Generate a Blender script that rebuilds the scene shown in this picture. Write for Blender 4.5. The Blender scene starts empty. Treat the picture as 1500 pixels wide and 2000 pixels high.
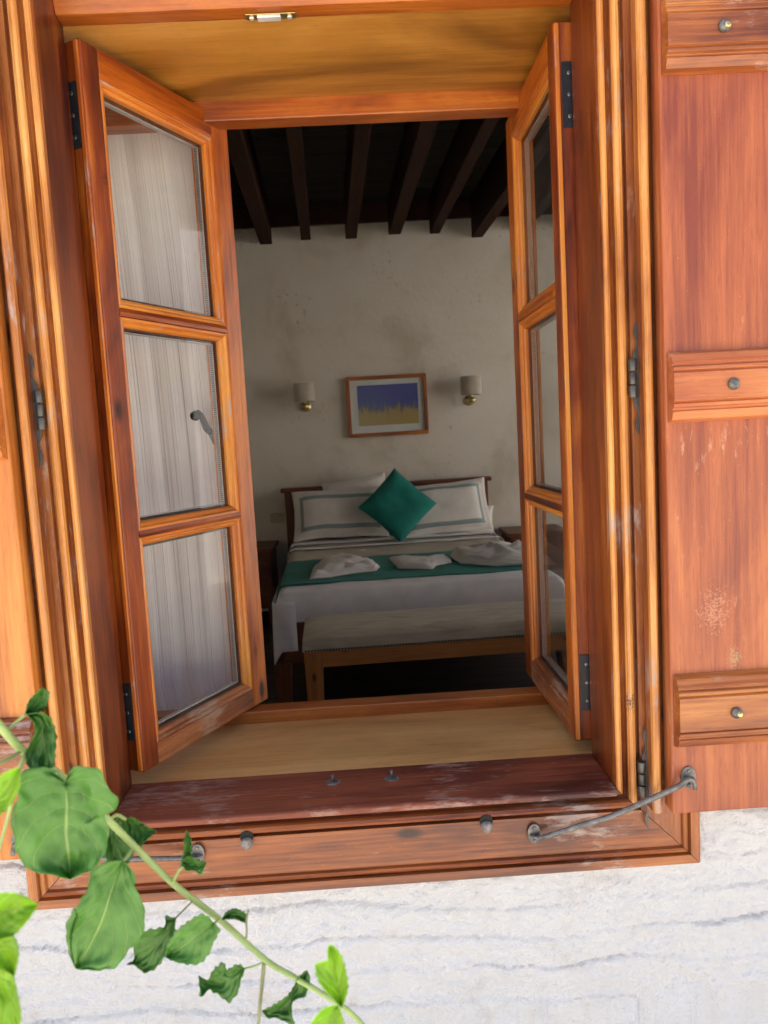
import bpy, bmesh, math, random
from mathutils import Vector, Matrix, noise as mn
R = math.radians
random.seed(7)
SC = bpy.context.scene
COL = SC.collection

# ------------------------------------------------------------------ camera, sky, sun, exposure
YAW, PIT, ROL = -0.0275, -0.0985, -0.0554
CAM = Vector((0.0244, -1.1533, 0.5753)); FPX = 1496.38
cf = Vector((-math.sin(YAW) * math.cos(PIT), math.cos(YAW) * math.cos(PIT), math.sin(PIT)))
r0 = Vector((math.cos(YAW), math.sin(YAW), 0)); u0 = r0.cross(cf)
cr = math.cos(ROL) * r0 + math.sin(ROL) * u0
cu = -math.sin(ROL) * r0 + math.cos(ROL) * u0
cam_d = bpy.data.cameras.new('camera'); cam = bpy.data.objects.new('camera', cam_d); COL.objects.link(cam)
m = Matrix((( cr.x, cu.x, -cf.x, CAM.x), (cr.y, cu.y, -cf.y, CAM.y), (cr.z, cu.z, -cf.z, CAM.z), (0, 0, 0, 1)))
cam.matrix_world = m
cam_d.sensor_fit = 'VERTICAL'; cam_d.sensor_height = 36; cam_d.lens = FPX / 2000 * 36
cam_d.clip_start = .01; cam_d.clip_end = 500
cam_d.dof.use_dof = True; cam_d.dof.focus_distance = 1.25; cam_d.dof.aperture_fstop = 11
SC.camera = cam

SUN_TO = Vector((-0.46, 0.25, 0.85)).normalized()
sun_el = math.asin(SUN_TO.z); sun_az = math.atan2(SUN_TO.x, SUN_TO.y)
world = bpy.data.worlds.new("World"); SC.world = world; world.use_nodes = True
wn = world.node_tree.nodes; wl = world.node_tree.links
sky = wn.new('ShaderNodeTexSky'); sky.sky_type = 'NISHITA'; sky.sun_disc = False
sky.sun_elevation = sun_el; sky.sun_rotation = sun_az; sky.air_density = 1.0; sky.dust_density = 3.5; sky.ozone_density = 1.0
wl.new(sky.outputs[0], wn['Background'].inputs[0]); wn['Background'].inputs[1].default_value = .12
sd = bpy.data.lights.new('sun', 'SUN'); sd.energy = 5.0; sd.angle = R(.5); sd.color = (1, .95, .87)
so = bpy.data.objects.new('sun', sd); COL.objects.link(so); so.rotation_euler = (-SUN_TO).to_track_quat('-Z', 'Y').to_euler()
SC.view_settings.view_transform = 'Standard'; SC.view_settings.look = 'None'
SC.view_settings.exposure = 1.42; SC.view_settings.gamma = 1; SC.view_settings.use_curve_mapping = False
SC.cycles.max_bounces = 10; SC.cycles.diffuse_bounces = 6; SC.cycles.transparent_max_bounces = 24
SC.cycles.caustics_reflective = False; SC.cycles.caustics_refractive = False
SC.cycles.use_denoising = True
SC.cycles.sample_clamp_indirect = 6

def PX(px, py, y):          # point seen at photo pixel (px, py) on the plane Y = y
    d = cf + cr * ((px - 750) / FPX) - cu * ((py - 1000) / FPX)
    return CAM + d * ((y - CAM.y) / d.y)

# ------------------------------------------------------------------ helpers
def link(name, me, parent=None):
    o = bpy.data.objects.new(name, me); COL.objects.link(o)
    if parent: o.parent = parent
    return o
def tag(o, label=None, cat=None, group=None, kind=None):
    if label: o['label'] = label
    if cat: o['category'] = cat
    if group: o['group'] = group
    if kind: o['kind'] = kind
    return o
def empty(name, loc=(0, 0, 0), rz=0, parent=None):
    o = bpy.data.objects.new(name, None); COL.objects.link(o); o.location = loc; o.rotation_euler = (0, 0, rz)
    o.empty_display_size = .05
    if parent: o.parent = parent
    return o
def obj(name, bm, mats, parent=None, bev=0, smooth=False, seg=2, recalc=True):
    if recalc: bmesh.ops.recalc_face_normals(bm, faces=bm.faces)
    me = bpy.data.meshes.new(name); bm.to_mesh(me); bm.free()
    if not isinstance(mats, (list, tuple)): mats = [mats]
    for q in mats: me.materials.append(q)
    if smooth:
        me.polygons.foreach_set('use_smooth', [True] * len(me.polygons))
    o = link(name, me, parent)
    if bev:
        b = o.modifiers.new('bevel', 'BEVEL'); b.width = bev; b.segments = seg; b.limit_method = 'ANGLE'; b.angle_limit = R(40)
    return o
def box(bm, x0, x1, y0, y1, z0, z1, mi=0, M=None):
    vs = [Vector((x, y, z)) for z in (z0, z1) for y in (y0, y1) for x in (x0, x1)]
    if M: vs = [M @ v for v in vs]
    v = [bm.verts.new(q) for q in vs]
    for f in ((0, 2, 3, 1), (4, 5, 7, 6), (0, 1, 5, 4), (2, 6, 7, 3), (0, 4, 6, 2), (1, 3, 7, 5)):
        bm.faces.new([v[i] for i in f]).material_index = mi
def bx(name, b, mat, parent=None, bev=.002, M=None, seg=2):
    bm = bmesh.new(); box(bm, *b, M=M); return obj(name, bm, mat, parent, bev, seg=seg)
def tube(bm, pts, rad, n=10, mi=0, cap=True):
    pts = [Vector(p) for p in pts]; rings = []
    if not isinstance(rad, (list, tuple)): rad = [rad] * len(pts)
    up = Vector((0.13, .21, 1)).normalized()
    for i, p in enumerate(pts):
        t = (pts[min(i + 1, len(pts) - 1)] - pts[max(i - 1, 0)]).normalized()
        a = t.cross(up)
        if a.length < .05: a = t.cross(Vector((1, 0, 0)))
        a.normalize(); b = t.cross(a)
        rings.append([bm.verts.new(p + rad[i] * (math.cos(2 * math.pi * k / n) * a + math.sin(2 * math.pi * k / n) * b)) for k in range(n)])
    for i in range(len(rings) - 1):
        for k in range(n):
            f = bm.faces.new([rings[i][k], rings[i][(k + 1) % n], rings[i + 1][(k + 1) % n], rings[i + 1][k]]); f.material_index = mi; f.smooth = True
    if cap:
        for rg in (rings[0], rings[-1]):
            bm.faces.new(rg).material_index = mi
def lathe(bm, prof, c, axis='y', n=20, mi=0, sm=True):   # prof: (radius, height)
    c = Vector(c); rings = []
    for (r, h) in prof:
        rg = []
        for k in range(n):
            a = 2 * math.pi * k / n; ca, sa = r * math.cos(a), r * math.sin(a)
            v = {'y': Vector((ca, h, sa)), 'z': Vector((ca, sa, h)), 'x': Vector((h, ca, sa))}[axis]
            rg.append(bm.verts.new(c + v))
        rings.append(rg)
    for i in range(len(rings) - 1):
        for k in range(n):
            f = bm.faces.new([rings[i][k], rings[i][(k + 1) % n], rings[i + 1][(k + 1) % n], rings[i + 1][k]]); f.material_index = mi; f.smooth = sm
    for rg in (rings[0], rings[-1]): bm.faces.new(rg).material_index = mi
def smooth_curve(pts, k=5):
    pts = [Vector(p) for p in pts]; out = []
    for i in range(len(pts) - 1):
        p0 = pts[max(i - 1, 0)]; p1 = pts[i]; p2 = pts[i + 1]; p3 = pts[min(i + 2, len(pts) - 1)]
        for j in range(k):
            t = j / k
            out.append(.5 * ((2 * p1) + (p2 - p0) * t + (2 * p0 - 5 * p1 + 4 * p2 - p3) * t * t + (3 * p1 - p0 - 3 * p2 + p3) * t ** 3))
    out.append(pts[-1]); return out
def mitre(bm, prof, side, x0, x1, z0, z1, gap=0.):
    """prof: list of (d, y, mat) open profile; d>0 is outwards from the rectangle; strips along one side with mitred ends"""
    rows = []
    for d, y, mi in prof:
        g = gap
        if side == 'bottom': a, b = (x0 - d + g, y, z0 - d), (x1 + d - g, y, z0 - d)
        elif side == 'top': a, b = (x0 - d + g, y, z1 + d), (x1 + d - g, y, z1 + d)
        elif side == 'left': a, b = (x0 - d, y, z0 - d + g), (x0 - d, y, z1 + d - g)
        else: a, b = (x1 + d, y, z0 - d + g), (x1 + d, y, z1 + d - g)
        rows.append((bm.verts.new(a), bm.verts.new(b), mi))
    for i in range(len(rows) - 1):
        f = bm.faces.new([rows[i][0], rows[i][1], rows[i + 1][1], rows[i + 1][0]]); f.material_index = rows[i + 1][2]
    for e in (0, 1):
        try: bm.faces.new([r[e] for r in rows])
        except Exception: pass

# ------------------------------------------------------------------ materials
def new_mat(name):
    mt = bpy.data.materials.new(name); mt.use_nodes = True
    return mt, mt.node_tree.nodes, mt.node_tree.links, mt.node_tree.nodes['Principled BSDF']
def ramp(n, l, src, stops):
    r = n.new('ShaderNodeValToRGB'); l.new(src, r.inputs[0])
    while len(r.color_ramp.elements) < len(stops): r.color_ramp.elements.new(.5)
    for e, (p, c) in zip(r.color_ramp.elements, stops):
        e.position = p; e.color = (*c, 1) if len(c) == 3 else c
    return r
def noise_n(n, l, vec, scale, detail=4, rough=.55, dist=0):
    t = n.new('ShaderNodeTexNoise'); t.inputs['Scale'].default_value = scale; t.inputs['Detail'].default_value = detail
    t.inputs['Roughness'].default_value = rough; t.inputs['Distortion'].default_value = dist
    if vec: l.new(vec, t.inputs['Vector'])
    return t
def mixc(n, l, fac, a, b, mode='MIX'):
    x = n.new('ShaderNodeMix'); x.data_type = 'RGBA'; x.blend_type = mode
    for s, i in ((fac, 0), (a, 6), (b, 7)):
        if isinstance(s, (int, float)): x.inputs[i].default_value = s
        elif isinstance(s, tuple): x.inputs[i].default_value = (*s, 1)
        else: l.new(s, x.inputs[i])
    return x.outputs[2]
def math_n(n, l, op, a, b=None, c=None):
    x = n.new('ShaderNodeMath'); x.operation = op
    for i, s in enumerate((a, b, c)):
        if s is None: continue
        if isinstance(s, (int, float)): x.inputs[i].default_value = s
        else: l.new(s, x.inputs[i])
    return x.outputs[0]
def bump(n, l, bsdf, h, strength, dist):
    b = n.new('ShaderNodeBump'); b.inputs['Strength'].default_value = strength; b.inputs['Distance'].default_value = dist
    l.new(h, b.inputs['Height']); l.new(b.outputs[0], bsdf.inputs['Normal']); return b
def coords(n, l, scl=(1, 1, 1), rnd=True):
    tc = n.new('ShaderNodeTexCoord'); mp = n.new('ShaderNodeMapping'); mp.inputs['Scale'].default_value = scl
    src = tc.outputs['Object']
    if rnd:
        oi = n.new('ShaderNodeObjectInfo'); ad = n.new('ShaderNodeVectorMath'); ad.operation = 'ADD'
        ml = n.new('ShaderNodeVectorMath'); ml.operation = 'SCALE'; ml.inputs[0].default_value = (7.3, 5.1, 9.7)
        l.new(oi.outputs['Random'], ml.inputs['Scale']); l.new(src, ad.inputs[0]); l.new(ml.outputs[0], ad.inputs[1]); src = ad.outputs[0]
    l.new(src, mp.inputs['Vector']); return mp.outputs[0], src

def wood(name, axis, dark, mid, light, rough=.36, wear=0., wearcol=(.42, .33, .28), knots=.0, contrast=1., blotch=.5, gs=1., bmp=.25, coat=.15, spots=(), spec=.5):
    mt, n, l, b = new_mat(name)
    sc = [26 * gs] * 3; sc[axis] = 1.6 * gs
    vec, raw = coords(n, l, tuple(sc))
    fs = [230 * gs] * 3; fs[axis] = 7 * gs
    mp2 = n.new('ShaderNodeMapping'); mp2.inputs['Scale'].default_value = fs; l.new(raw, mp2.inputs['Vector'])
    big = [5.] * 3; big[axis] = 1.6
    mp3 = n.new('ShaderNodeMapping'); mp3.inputs['Scale'].default_value = big; l.new(raw, mp3.inputs['Vector'])
    a = noise_n(n, l, vec, 1.0, 5, .6, 1.2); f = noise_n(n, l, mp2.outputs[0], 1.0, 3, .6, .3); g = noise_n(n, l, mp3.outputs[0], 1.0, 4, .6, .8)
    s = math_n(n, l, 'MULTIPLY_ADD', a.outputs[0], .62 * contrast, 0.)
    f2 = math_n(n, l, 'POWER', f.outputs[0], 1.0); s = math_n(n, l, 'MULTIPLY_ADD', f2, .42 * contrast, s)
    s = math_n(n, l, 'MULTIPLY_ADD', g.outputs[0], blotch, s)
    s = math_n(n, l, 'ADD', s, .5 - .52 * contrast - .5 * blotch)
    r = ramp(n, l, s, [(.25, dark), (.5, mid), (.78, light)])
    c = r.outputs[0]
    ps = [900.] * 3; ps[axis] = 45.
    mp4 = n.new('ShaderNodeMapping'); mp4.inputs['Scale'].default_value = ps; l.new(raw, mp4.inputs['Vector'])
    pn = noise_n(n, l, mp4.outputs[0], 1.0, 2, .5); pr_ = ramp(n, l, pn.outputs[0], [(.30, (1, 1, 1)), (.42, (0, 0, 0))])
    c = mixc(n, l, math_n(n, l, 'MULTIPLY', pr_.outputs[0], .35), c, tuple(q * .5 for q in dark))
    sn = noise_n(n, l, raw, 260, 3, .7); sr_ = ramp(n, l, sn.outputs[0], [(.68, (0, 0, 0)), (.74, (1, 1, 1))])
    c = mixc(n, l, math_n(n, l, 'MULTIPLY', sr_.outputs[0], .35 if wear else 0.), c, tuple(min(1, q * 1.5 + .08) for q in light))
    if knots:
        kv = [9.] * 3; kv[axis] = 4.
        mk = n.new('ShaderNodeMapping'); mk.inputs['Scale'].default_value = kv; l.new(raw, mk.inputs['Vector'])
        vo = n.new('ShaderNodeTexVoronoi'); vo.inputs['Scale'].default_value = 1.; l.new(mk.outputs[0], vo.inputs['Vector'])
        kr = ramp(n, l, vo.outputs['Distance'], [(knots, (1, 1, 1)), (knots * 2.2, (0, 0, 0))])
        c = mixc(n, l, kr.outputs[0], c, tuple(q * .3 for q in dark))
    if wear:
        w1 = noise_n(n, l, raw, 7, 3, .5); ws = [90.] * 3; ws[axis] = 22.
        mw = n.new('ShaderNodeMapping'); mw.inputs['Scale'].default_value = ws; l.new(raw, mw.inputs['Vector'])
        w2 = noise_n(n, l, mw.outputs[0], 1.0, 8, .72)
        ww = math_n(n, l, 'MULTIPLY', w1.outputs[0], w2.outputs[0])
        wr = ramp(n, l, ww, [(.36 - wear * .16, (0, 0, 0)), (.44 - wear * .12, (1, 1, 1))])
        wf = math_n(n, l, 'MULTIPLY', wr.outputs[0], .75)
        c = mixc(n, l, wf, c, wearcol)
    for (sx, sz, sr, scol) in spots:
        tc2 = n.new('ShaderNodeTexCoord'); sp_ = n.new('ShaderNodeSeparateXYZ'); l.new(tc2.outputs['Object'], sp_.inputs[0])
        dx = math_n(n, l, 'SUBTRACT', sp_.outputs[0], sx); dz = math_n(n, l, 'SUBTRACT', sp_.outputs[2], sz)
        dd = math_n(n, l, 'SQRT', math_n(n, l, 'ADD', math_n(n, l, 'MULTIPLY', dx, dx), math_n(n, l, 'MULTIPLY', math_n(n, l, 'MULTIPLY', dz, dz), .45)))
        fo = math_n(n, l, 'SUBTRACT', 1, math_n(n, l, 'DIVIDE', dd, sr)); nz_ = noise_n(n, l, tc2.outputs['Object'], 330, 4, .7)
        mk_ = ramp(n, l, math_n(n, l, 'MULTIPLY_ADD', fo, .17, nz_.outputs[0]), [(.57, (0, 0, 0)), (.68, (1, 1, 1))])
        msk = math_n(n, l, 'MULTIPLY', mk_.outputs[0], math_n(n, l, 'GREATER_THAN', fo, -.4))
        c = mixc(n, l, math_n(n, l, 'MULTIPLY', msk, .85), c, scol)
    l.new(c, b.inputs['Base Color'])
    rr = math_n(n, l, 'MULTIPLY_ADD', g.outputs[0], .35, rough - .12); l.new(rr, b.inputs['Roughness'])
    b.inputs['Specular IOR Level'].default_value = spec; b.inputs['Coat Weight'].default_value = coat; b.inputs['Coat Roughness'].default_value = .25
    bump(n, l, b, s, bmp, .0015)
    return mt
def plain(name, col, rough=.5, metal=0., var=.25, scale=30, bmp=.1, bd=.001, trans=0.):
    mt, n, l, b = new_mat(name)
    vec, raw = coords(n, l)
    t = noise_n(n, l, vec, scale, 5, .6)
    c = ramp(n, l, t.outputs[0], [(.3, tuple(q * (1 - var) for q in col)), (.7, tuple(min(1, q * (1 + var)) for q in col))])
    l.new(c.outputs[0], b.inputs['Base Color']); b.inputs['Roughness'].default_value = rough; b.inputs['Metallic'].default_value = metal
    if bmp: bump(n, l, b, t.outputs[0], bmp, bd)
    return mt
X, Y, Z = 0, 1, 2
def wset(pref, dark, mid, light, **k):
    return [wood(pref + '_' + 'xyz'[a], a, dark, mid, light, **k) for a in range(3)]
SPOTS = [(.098, .215, .013, (.36, .25, .12)), (.068, .29, .028, (.50, .20, .10))]
def spot(px, py, r, col): q = PX(px, py, -.005); return (q.x, q.z, r, col)
SP_W = [spot(1231, 1372, .013, (.07, .03, .03)), spot(1252, 405, .010, (.04, .02, .015)), spot(142, 1445, .010, (.05, .02, .015)), spot(1260, 440, .008, (.35, .06, .04))]
SP_S = [(.031, 1.018, .013, (.05, .008, .005)), (.026, .765, .010, (.05, .012, .006)), (.030, .566, .005, (.06, .01, .005))]
W_CASE = wset('casing_varnish', (.11, .025, .009), (.32, .090, .019), (.54, .205, .050), wear=.32, knots=.05, bmp=.4, contrast=1.05, blotch=1.2)
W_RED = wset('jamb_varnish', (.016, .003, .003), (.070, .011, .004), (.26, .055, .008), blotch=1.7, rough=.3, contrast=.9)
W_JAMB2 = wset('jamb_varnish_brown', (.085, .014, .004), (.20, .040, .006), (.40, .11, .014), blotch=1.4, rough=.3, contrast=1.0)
W_WORNLIT = wset('worn_lit_edge', (.28, .070, .014), (.60, .24, .050), (.82, .44, .13), wear=.25, contrast=1.2, blotch=1.0, knots=.04, spots=SP_W)  # lighter ridges: partly wear, partly highlight put into the colour
W_SASH = wset('sash_varnish', (.16, .022, .004), (.47, .110, .007), (.70, .23, .018), knots=.05, blotch=1.2, contrast=1.0, bmp=.18)
W_SASHR = wset('sash_stile_red', (.075, .010, .004), (.25, .044, .006), (.50, .14, .015), knots=.05, blotch=1.5, contrast=1.0, bmp=.18, spots=SP_S)
W_BEAD = wset('sash_bead', (.34, .070, .008), (.62, .185, .018), (.78, .34, .055), wear=.25, contrast=1.1, blotch=1.0)
W_SILL = wset('weathered_sill', (.055, .013, .008), (.15, .034, .016), (.32, .086, .034), wear=.50, wearcol=(.40, .26, .20), blotch=1.2, rough=.5, coat=0, contrast=1.1)
W_SILLW = wset('weathered_rail', (.12, .032, .012), (.34, .105, .030), (.56, .23, .07), wear=.6, wearcol=(.46, .31, .20), rough=.55, coat=0, contrast=1.2, blotch=1.0)
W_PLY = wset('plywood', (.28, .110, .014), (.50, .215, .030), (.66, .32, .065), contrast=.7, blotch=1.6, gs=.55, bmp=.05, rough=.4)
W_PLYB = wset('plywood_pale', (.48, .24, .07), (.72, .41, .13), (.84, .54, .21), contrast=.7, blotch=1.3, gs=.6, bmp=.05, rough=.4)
W_TRIM = wset('inner_trim', (.15, .030, .006), (.38, .092, .009), (.56, .18, .020), blotch=1.3, contrast=1.0)
W_SHUT = wset('shutter_board', (.21, .040, .016), (.41, .108, .034), (.62, .23, .070), wear=.05, wearcol=(.62, .34, .20), blotch=1.0, rough=.48, gs=.9, contrast=.85, spots=SPOTS)
W_SHUTL = wset('shutter_board_orange', (.34, .09, .015), (.62, .21, .035), (.80, .36, .08), contrast=1.1, blotch=1.2, rough=.45, gs=.8)
W_DARK = wset('beam_wood', (.014, .006, .004), (.034, .013, .008), (.065, .026, .014), rough=.7, coat=0, spec=.1)
W_DECK = wset('deck_plank', (.04, .034, .026), (.07, .06, .048), (.10, .085, .062), rough=.8, coat=0, spec=.1)
W_CORN = wset('cornice', (.02, .004, .004), (.055, .009, .008), (.09, .016, .013), rough=.6)
W_BED = wset('bed_wood', (.08, .020, .009), (.15, .042, .016), (.23, .075, .028), rough=.45)
W_BENCH = wset('bench_wood', (.24, .08, .018), (.42, .155, .036), (.54, .23, .06), knots=.05, rough=.45)
M_IRON = plain('dark_iron', (.10, .095, .085), .42, .7, .3, 60, .35)
M_IRON2 = plain('weathered_iron', (.19, .18, .165), .5, .6, .45, 90, .5)
M_BLACK = plain('black_hinge_paint', (.018, .02, .024), .38, .0, .4, 60, .15)
M_HANDLE = plain('handle_black', (.006, .006, .006), .7, 0, .3, 60, .1); M_HANDLE.node_tree.nodes['Principled BSDF'].inputs['Specular IOR Level'].default_value = .15
M_STEEL = plain('screw_steel', (.22, .2, .18), .35, .9, .3, 90, .2)
M_BRASS = plain('brass', (.62, .5, .22), .3, .9, .3, 90, .2)
M_ALU = plain('aluminium_spacer', (.42, .41, .39), .45, .5, .1, 90, .0)
M_RUBBER = plain('rubber_seal', (.10, .09, .08), .6, 0, .2, 60, 0)
M_LEAD = plain('weathered_plug', (.22, .19, .17), .7, .2, .5, 120, .5)

def glass_mat(name, tint=(.985, .99, .985), refl=1.0, rough=.012):
    mt = bpy.data.materials.new(name); mt.use_nodes = True; n = mt.node_tree.nodes; l = mt.node_tree.links
    n.remove(n['Principled BSDF']); out = n['Material Output']
    tr = n.new('ShaderNodeBsdfTransparent'); tr.inputs[0].default_value = (*tint, 1)
    gl = n.new('ShaderNodeBsdfGlossy'); gl.inputs['Roughness'].default_value = .015
    gl.inputs['Roughness'].default_value = rough
    lw = n.new('ShaderNodeLayerWeight'); lw.inputs[0].default_value = .5
    mx = n.new('ShaderNodeMixShader'); mlt = math_n(n, l, 'MULTIPLY_ADD', math_n(n, l, 'POWER', lw.outputs['Facing'], 4.5), .55 * refl, .022 * refl)
    df = n.new('ShaderNodeBsdfDiffuse'); df.inputs[0].default_value = (.75, .74, .7, 1); dm = n.new('ShaderNodeMixShader')
    tcg = n.new('ShaderNodeTexCoord'); dn = noise_n(n, l, tcg.outputs['Object'], 6, 6, .7, .6); dr = ramp(n, l, dn.outputs[0], [(.40, (.004, .004, .004)), (.78, (.05, .05, .05))])
    l.new(dr.outputs[0], dm.inputs[0]); l.new(tr.outputs[0], dm.inputs[1]); l.new(df.outputs[0], dm.inputs[2])
    l.new(mlt, mx.inputs[0]); l.new(dm.outputs[0], mx.inputs[1]); l.new(gl.outputs[0], mx.inputs[2]); l.new(mx.outputs[0], out.inputs[0])
    return mt
M_GLASS = glass_mat('window_glass')
M_PGLASS = glass_mat('picture_glass', refl=1.1, rough=.22)

def cloth(name, col, rough=.9, trans=0., weave=900, var=.08):
    mt, n, l, b = new_mat(name); vec, raw = coords(n, l)
    t = noise_n(n, l, vec, 9, 4, .6); w = noise_n(n, l, vec, weave, 2, .5)
    c = ramp(n, l, t.outputs[0], [(.3, tuple(q * (1 - var) for q in col)), (.7, tuple(min(1, q * (1 + var)) for q in col))])
    l.new(c.outputs[0], b.inputs['Base Color']); b.inputs['Roughness'].default_value = rough
    b.inputs['Sheen Weight'].default_value = .04
    bump(n, l, b, w.outputs[0], .2, .001)
    return mt

# plaster / masonry
def mat_whitewash():
    mt, n, l, b = new_mat('whitewash'); vec, raw = coords(n, l, rnd=False)
    t = noise_n(n, l, raw, 14, 6, .65); t2 = noise_n(n, l, raw, 110, 6, .7); t3 = noise_n(n, l, raw, 3, 3, .5)
    c = ramp(n, l, t.outputs[0], [(.28, (.77, .745, .71)), (.42, (.84, .835, .825)), (.7, (.87, .87, .87))])
    at = n.new('ShaderNodeAttribute'); at.attribute_name = 'crack'
    c2 = mixc(n, l, math_n(n, l, 'MULTIPLY', at.outputs['Fac'], .34), c.outputs[0], (.62, .50, .38))
    sp = ramp(n, l, t2.outputs[0], [(.27, (1, 1, 1)), (.36, (0, 0, 0))])
    c3 = mixc(n, l, math_n(n, l, 'MULTIPLY', sp.outputs[0], .25), c2, (.55, .50, .45))
    l.new(c3, b.inputs['Base Color']); b.inputs['Roughness'].default_value = .75
    t4 = noise_n(n, l, raw, 320, 3, .6); bump(n, l, b, math_n(n, l, 'MULTIPLY_ADD', t4.outputs[0], .35, t2.outputs[0]), 1.0, .009)
    return mt
M_WHITE = mat_whitewash()
def mat_inner():
    mt, n, l, b = new_mat('inner_plaster'); vec, raw = coords(n, l, rnd=False)
    t = noise_n(n, l, raw, 1.6, 6, .62, .4); t2 = noise_n(n, l, raw, 22, 6, .65)
    c = ramp(n, l, t.outputs[0], [(.33, (.60, .54, .43)), (.48, (.74, .68, .58)), (.7, (.79, .74, .66))])
    # flaking patch up right of the bed
    st = ramp(n, l, t2.outputs[0], [(.32, (1, 1, 1)), (.42, (0, 0, 0))])
    g = noise_n(n, l, raw, 2.2, 3, .5); gm = ramp(n, l, g.outputs[0], [(.55, (0, 0, 0)), (.66, (1, 1, 1))])
    f = math_n(n, l, 'MULTIPLY', math_n(n, l, 'MULTIPLY', st.outputs[0], gm.outputs[0]), .7)
    c2 = mixc(n, l, f, c.outputs[0], (.34, .26, .17))
    l.new(c2, b.inputs['Base Color']); b.inputs['Roughness'].default_value = .85
    bump(n, l, b, t2.outputs[0], .25, .01)
    return mt
M_PLASTER = mat_inner()

# ------------------------------------------------------------------ ground
def mat_ground():
    mt, n, l, b = new_mat('courtyard_stone'); vec, raw = coords(n, l, rnd=False)
    t = noise_n(n, l, raw, 1.2, 6, .6)
    c = ramp(n, l, t.outputs[0], [(.3, (.60, .54, .45)), (.7, (.76, .69, .60))])
    l.new(c.outputs[0], b.inputs['Base Color']); b.inputs['Roughness'].default_value = .8
    return mt
bm = bmesh.new(); box(bm, -120, 120, -120, 120, -1.3, -.90)
tag(obj('ground', bm, mat_ground()), kind='structure')

# ------------------------------------------------------------------ outer wall of the house: whitewashed rubble courses, real relief
HX0, HX1, HZ0, HZ1 = -.50, .50, -.10, 1.335          # hole behind the casing
def wall_y(x, z):
    w = z + .034 * mn.noise(Vector((x * 2.9, 3.1, z * 7))) + .009 * mn.noise(Vector((x * 8, 1.1, z * 7))) + .0045 * mn.noise(Vector((x * 30, 1.1, z * 20))) + .0025 * mn.noise(Vector((x * 95, 1.1, z * 60))) + .02 * x
    H = .058; k = math.floor(w / H); fr = w / H - k
    hk = mn.noise(Vector((k * 3.7, x * .9, 5.0)))
    d = min(fr, 1 - fr) * H
    cm = max(0., min(1., .60 + 1.5 * mn.noise(Vector((x * 3.5, k * 2.3 + (0 if fr < .5 else 2.3), 8.)))))
    crk = math.exp(-(d / .0011) ** 2) * cm
    led = .0068 * (fr ** 1.5) * (.3 + .7 * cm) * (1 - .55 * max(0, (fr - .86) / .14)) + .004 * hk
    y = .012 - led - .005 * mn.noise(Vector((x * 12, 0, z * 16))) - .0045 * mn.noise(Vector((x * 38, 2, z * 50))) - .0032 * mn.noise(Vector((x * 105, 2, z * 120))) + .0014 * crk
    return y, crk
def axis_pts(a, b, f0, f1, fine, coarse):
    p = []; v = a
    while v < b - 1e-6:
        p.append(v); v += fine if f0 <= v < f1 else coarse
    p.append(b); return p
xs = sorted(set([round(v, 5) for v in axis_pts(-3.4, 4.0, -.66, .80, .0026, .08)] + [HX0, HX1]))
zs = sorted(set([round(v, 5) for v in axis_pts(-.93, 2.75, -.43, .06, .0026, .08)] + [HZ0, HZ1]))
bm = bmesh.new(); cl = bm.verts.layers.float.new('crack'); grid = {}
for i, x in enumerate(xs):
    for j, z in enumerate(zs):
        if HX0 + .01 < x < HX1 - .01 and HZ0 + .01 < z < HZ1 - .01: continue
        y, ck = wall_y(x, z); v = bm.verts.new((x, y, z)); v[cl] = ck; grid[i, j] = v
for i in range(len(xs) - 1):
    for j in range(len(zs) - 1):
        if xs[i] >= HX0 - 1e-6 and xs[i + 1] <= HX1 + 1e-6 and zs[j] >= HZ0 - 1e-6 and zs[j + 1] <= HZ1 + 1e-6: continue
        q = [grid.get(k) for k in ((i, j), (i + 1, j), (i + 1, j + 1), (i, j + 1))]
        if None in q: continue
        bm.faces.new(q)
# body of the wall behind the relief (four blocks round the reveal)
RX0, RX1, RZ0, RZ1 = -.66, .66, -.06, 1.30
for b in ((-3.4, RX0, .03, .448, -.93, 2.75), (RX1, 4.0, .03, .448, -.93, 2.75), (RX0, RX1, .03, .448, -.93, RZ0), (RX0, RX1, .03, .448, RZ1, 2.75)):
    box(bm, *b, mi=1)
wallo = obj('house_wall', bm, [M_WHITE, M_PLASTER], smooth=False, recalc=False)
wallo.data.polygons.foreach_set('use_smooth', [p.material_index == 0 for p in wallo.data.polygons])
tag(wallo, 'whitewashed rough stone house wall around and below the wooden window', 'wall')

# ------------------------------------------------------------------ room shell
RXA, RXB, RYB, FZ, CZ = -2.1, 3.3, 4.95, -.775, 2.37
FL = empty('floor'); tag(FL, kind='structure')
y = .45; k = 0
fm = wood('floor_board', X, (.010, .006, .005), (.02, .011, .008), (.035, .018, .013), rough=.55)
me0 = None
while y < RYB - .01:
    if me0 is None:
        o = bx('board', (RXA, RXB, 0, .137, FZ - .03, FZ), fm, FL, .0015); me0 = o.data
    else:
        o = link('board', me0, FL); b_ = o.modifiers.new('bevel', 'BEVEL'); b_.width = .0015; b_.segments = 1
    o.location = (0, y, 0); y += .14
def struct(name, boxes, mat):
    bm = bmesh.new()
    for b in boxes: box(bm, *b)
    return tag(obj(name, bm, mat), kind='structure')
struct('back_wall', [(RXA - .2, RXB + .2, RYB, RYB + .3, FZ - .1, CZ + .38)], M_PLASTER)
struct('left_wall', [(RXA - .2, RXA, .45, RYB, FZ - .1, CZ + .38)], M_PLASTER)
struct('right_wall', [(RXB, RXB + .2, .45, 2.0, FZ - .1, CZ + .38), (RXB, RXB + .2, 4.7, RYB, FZ - .1, CZ + .38), (RXB, RXB + .2, 2.0, 4.7, 2.1, CZ + .38)], M_PLASTER)
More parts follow.
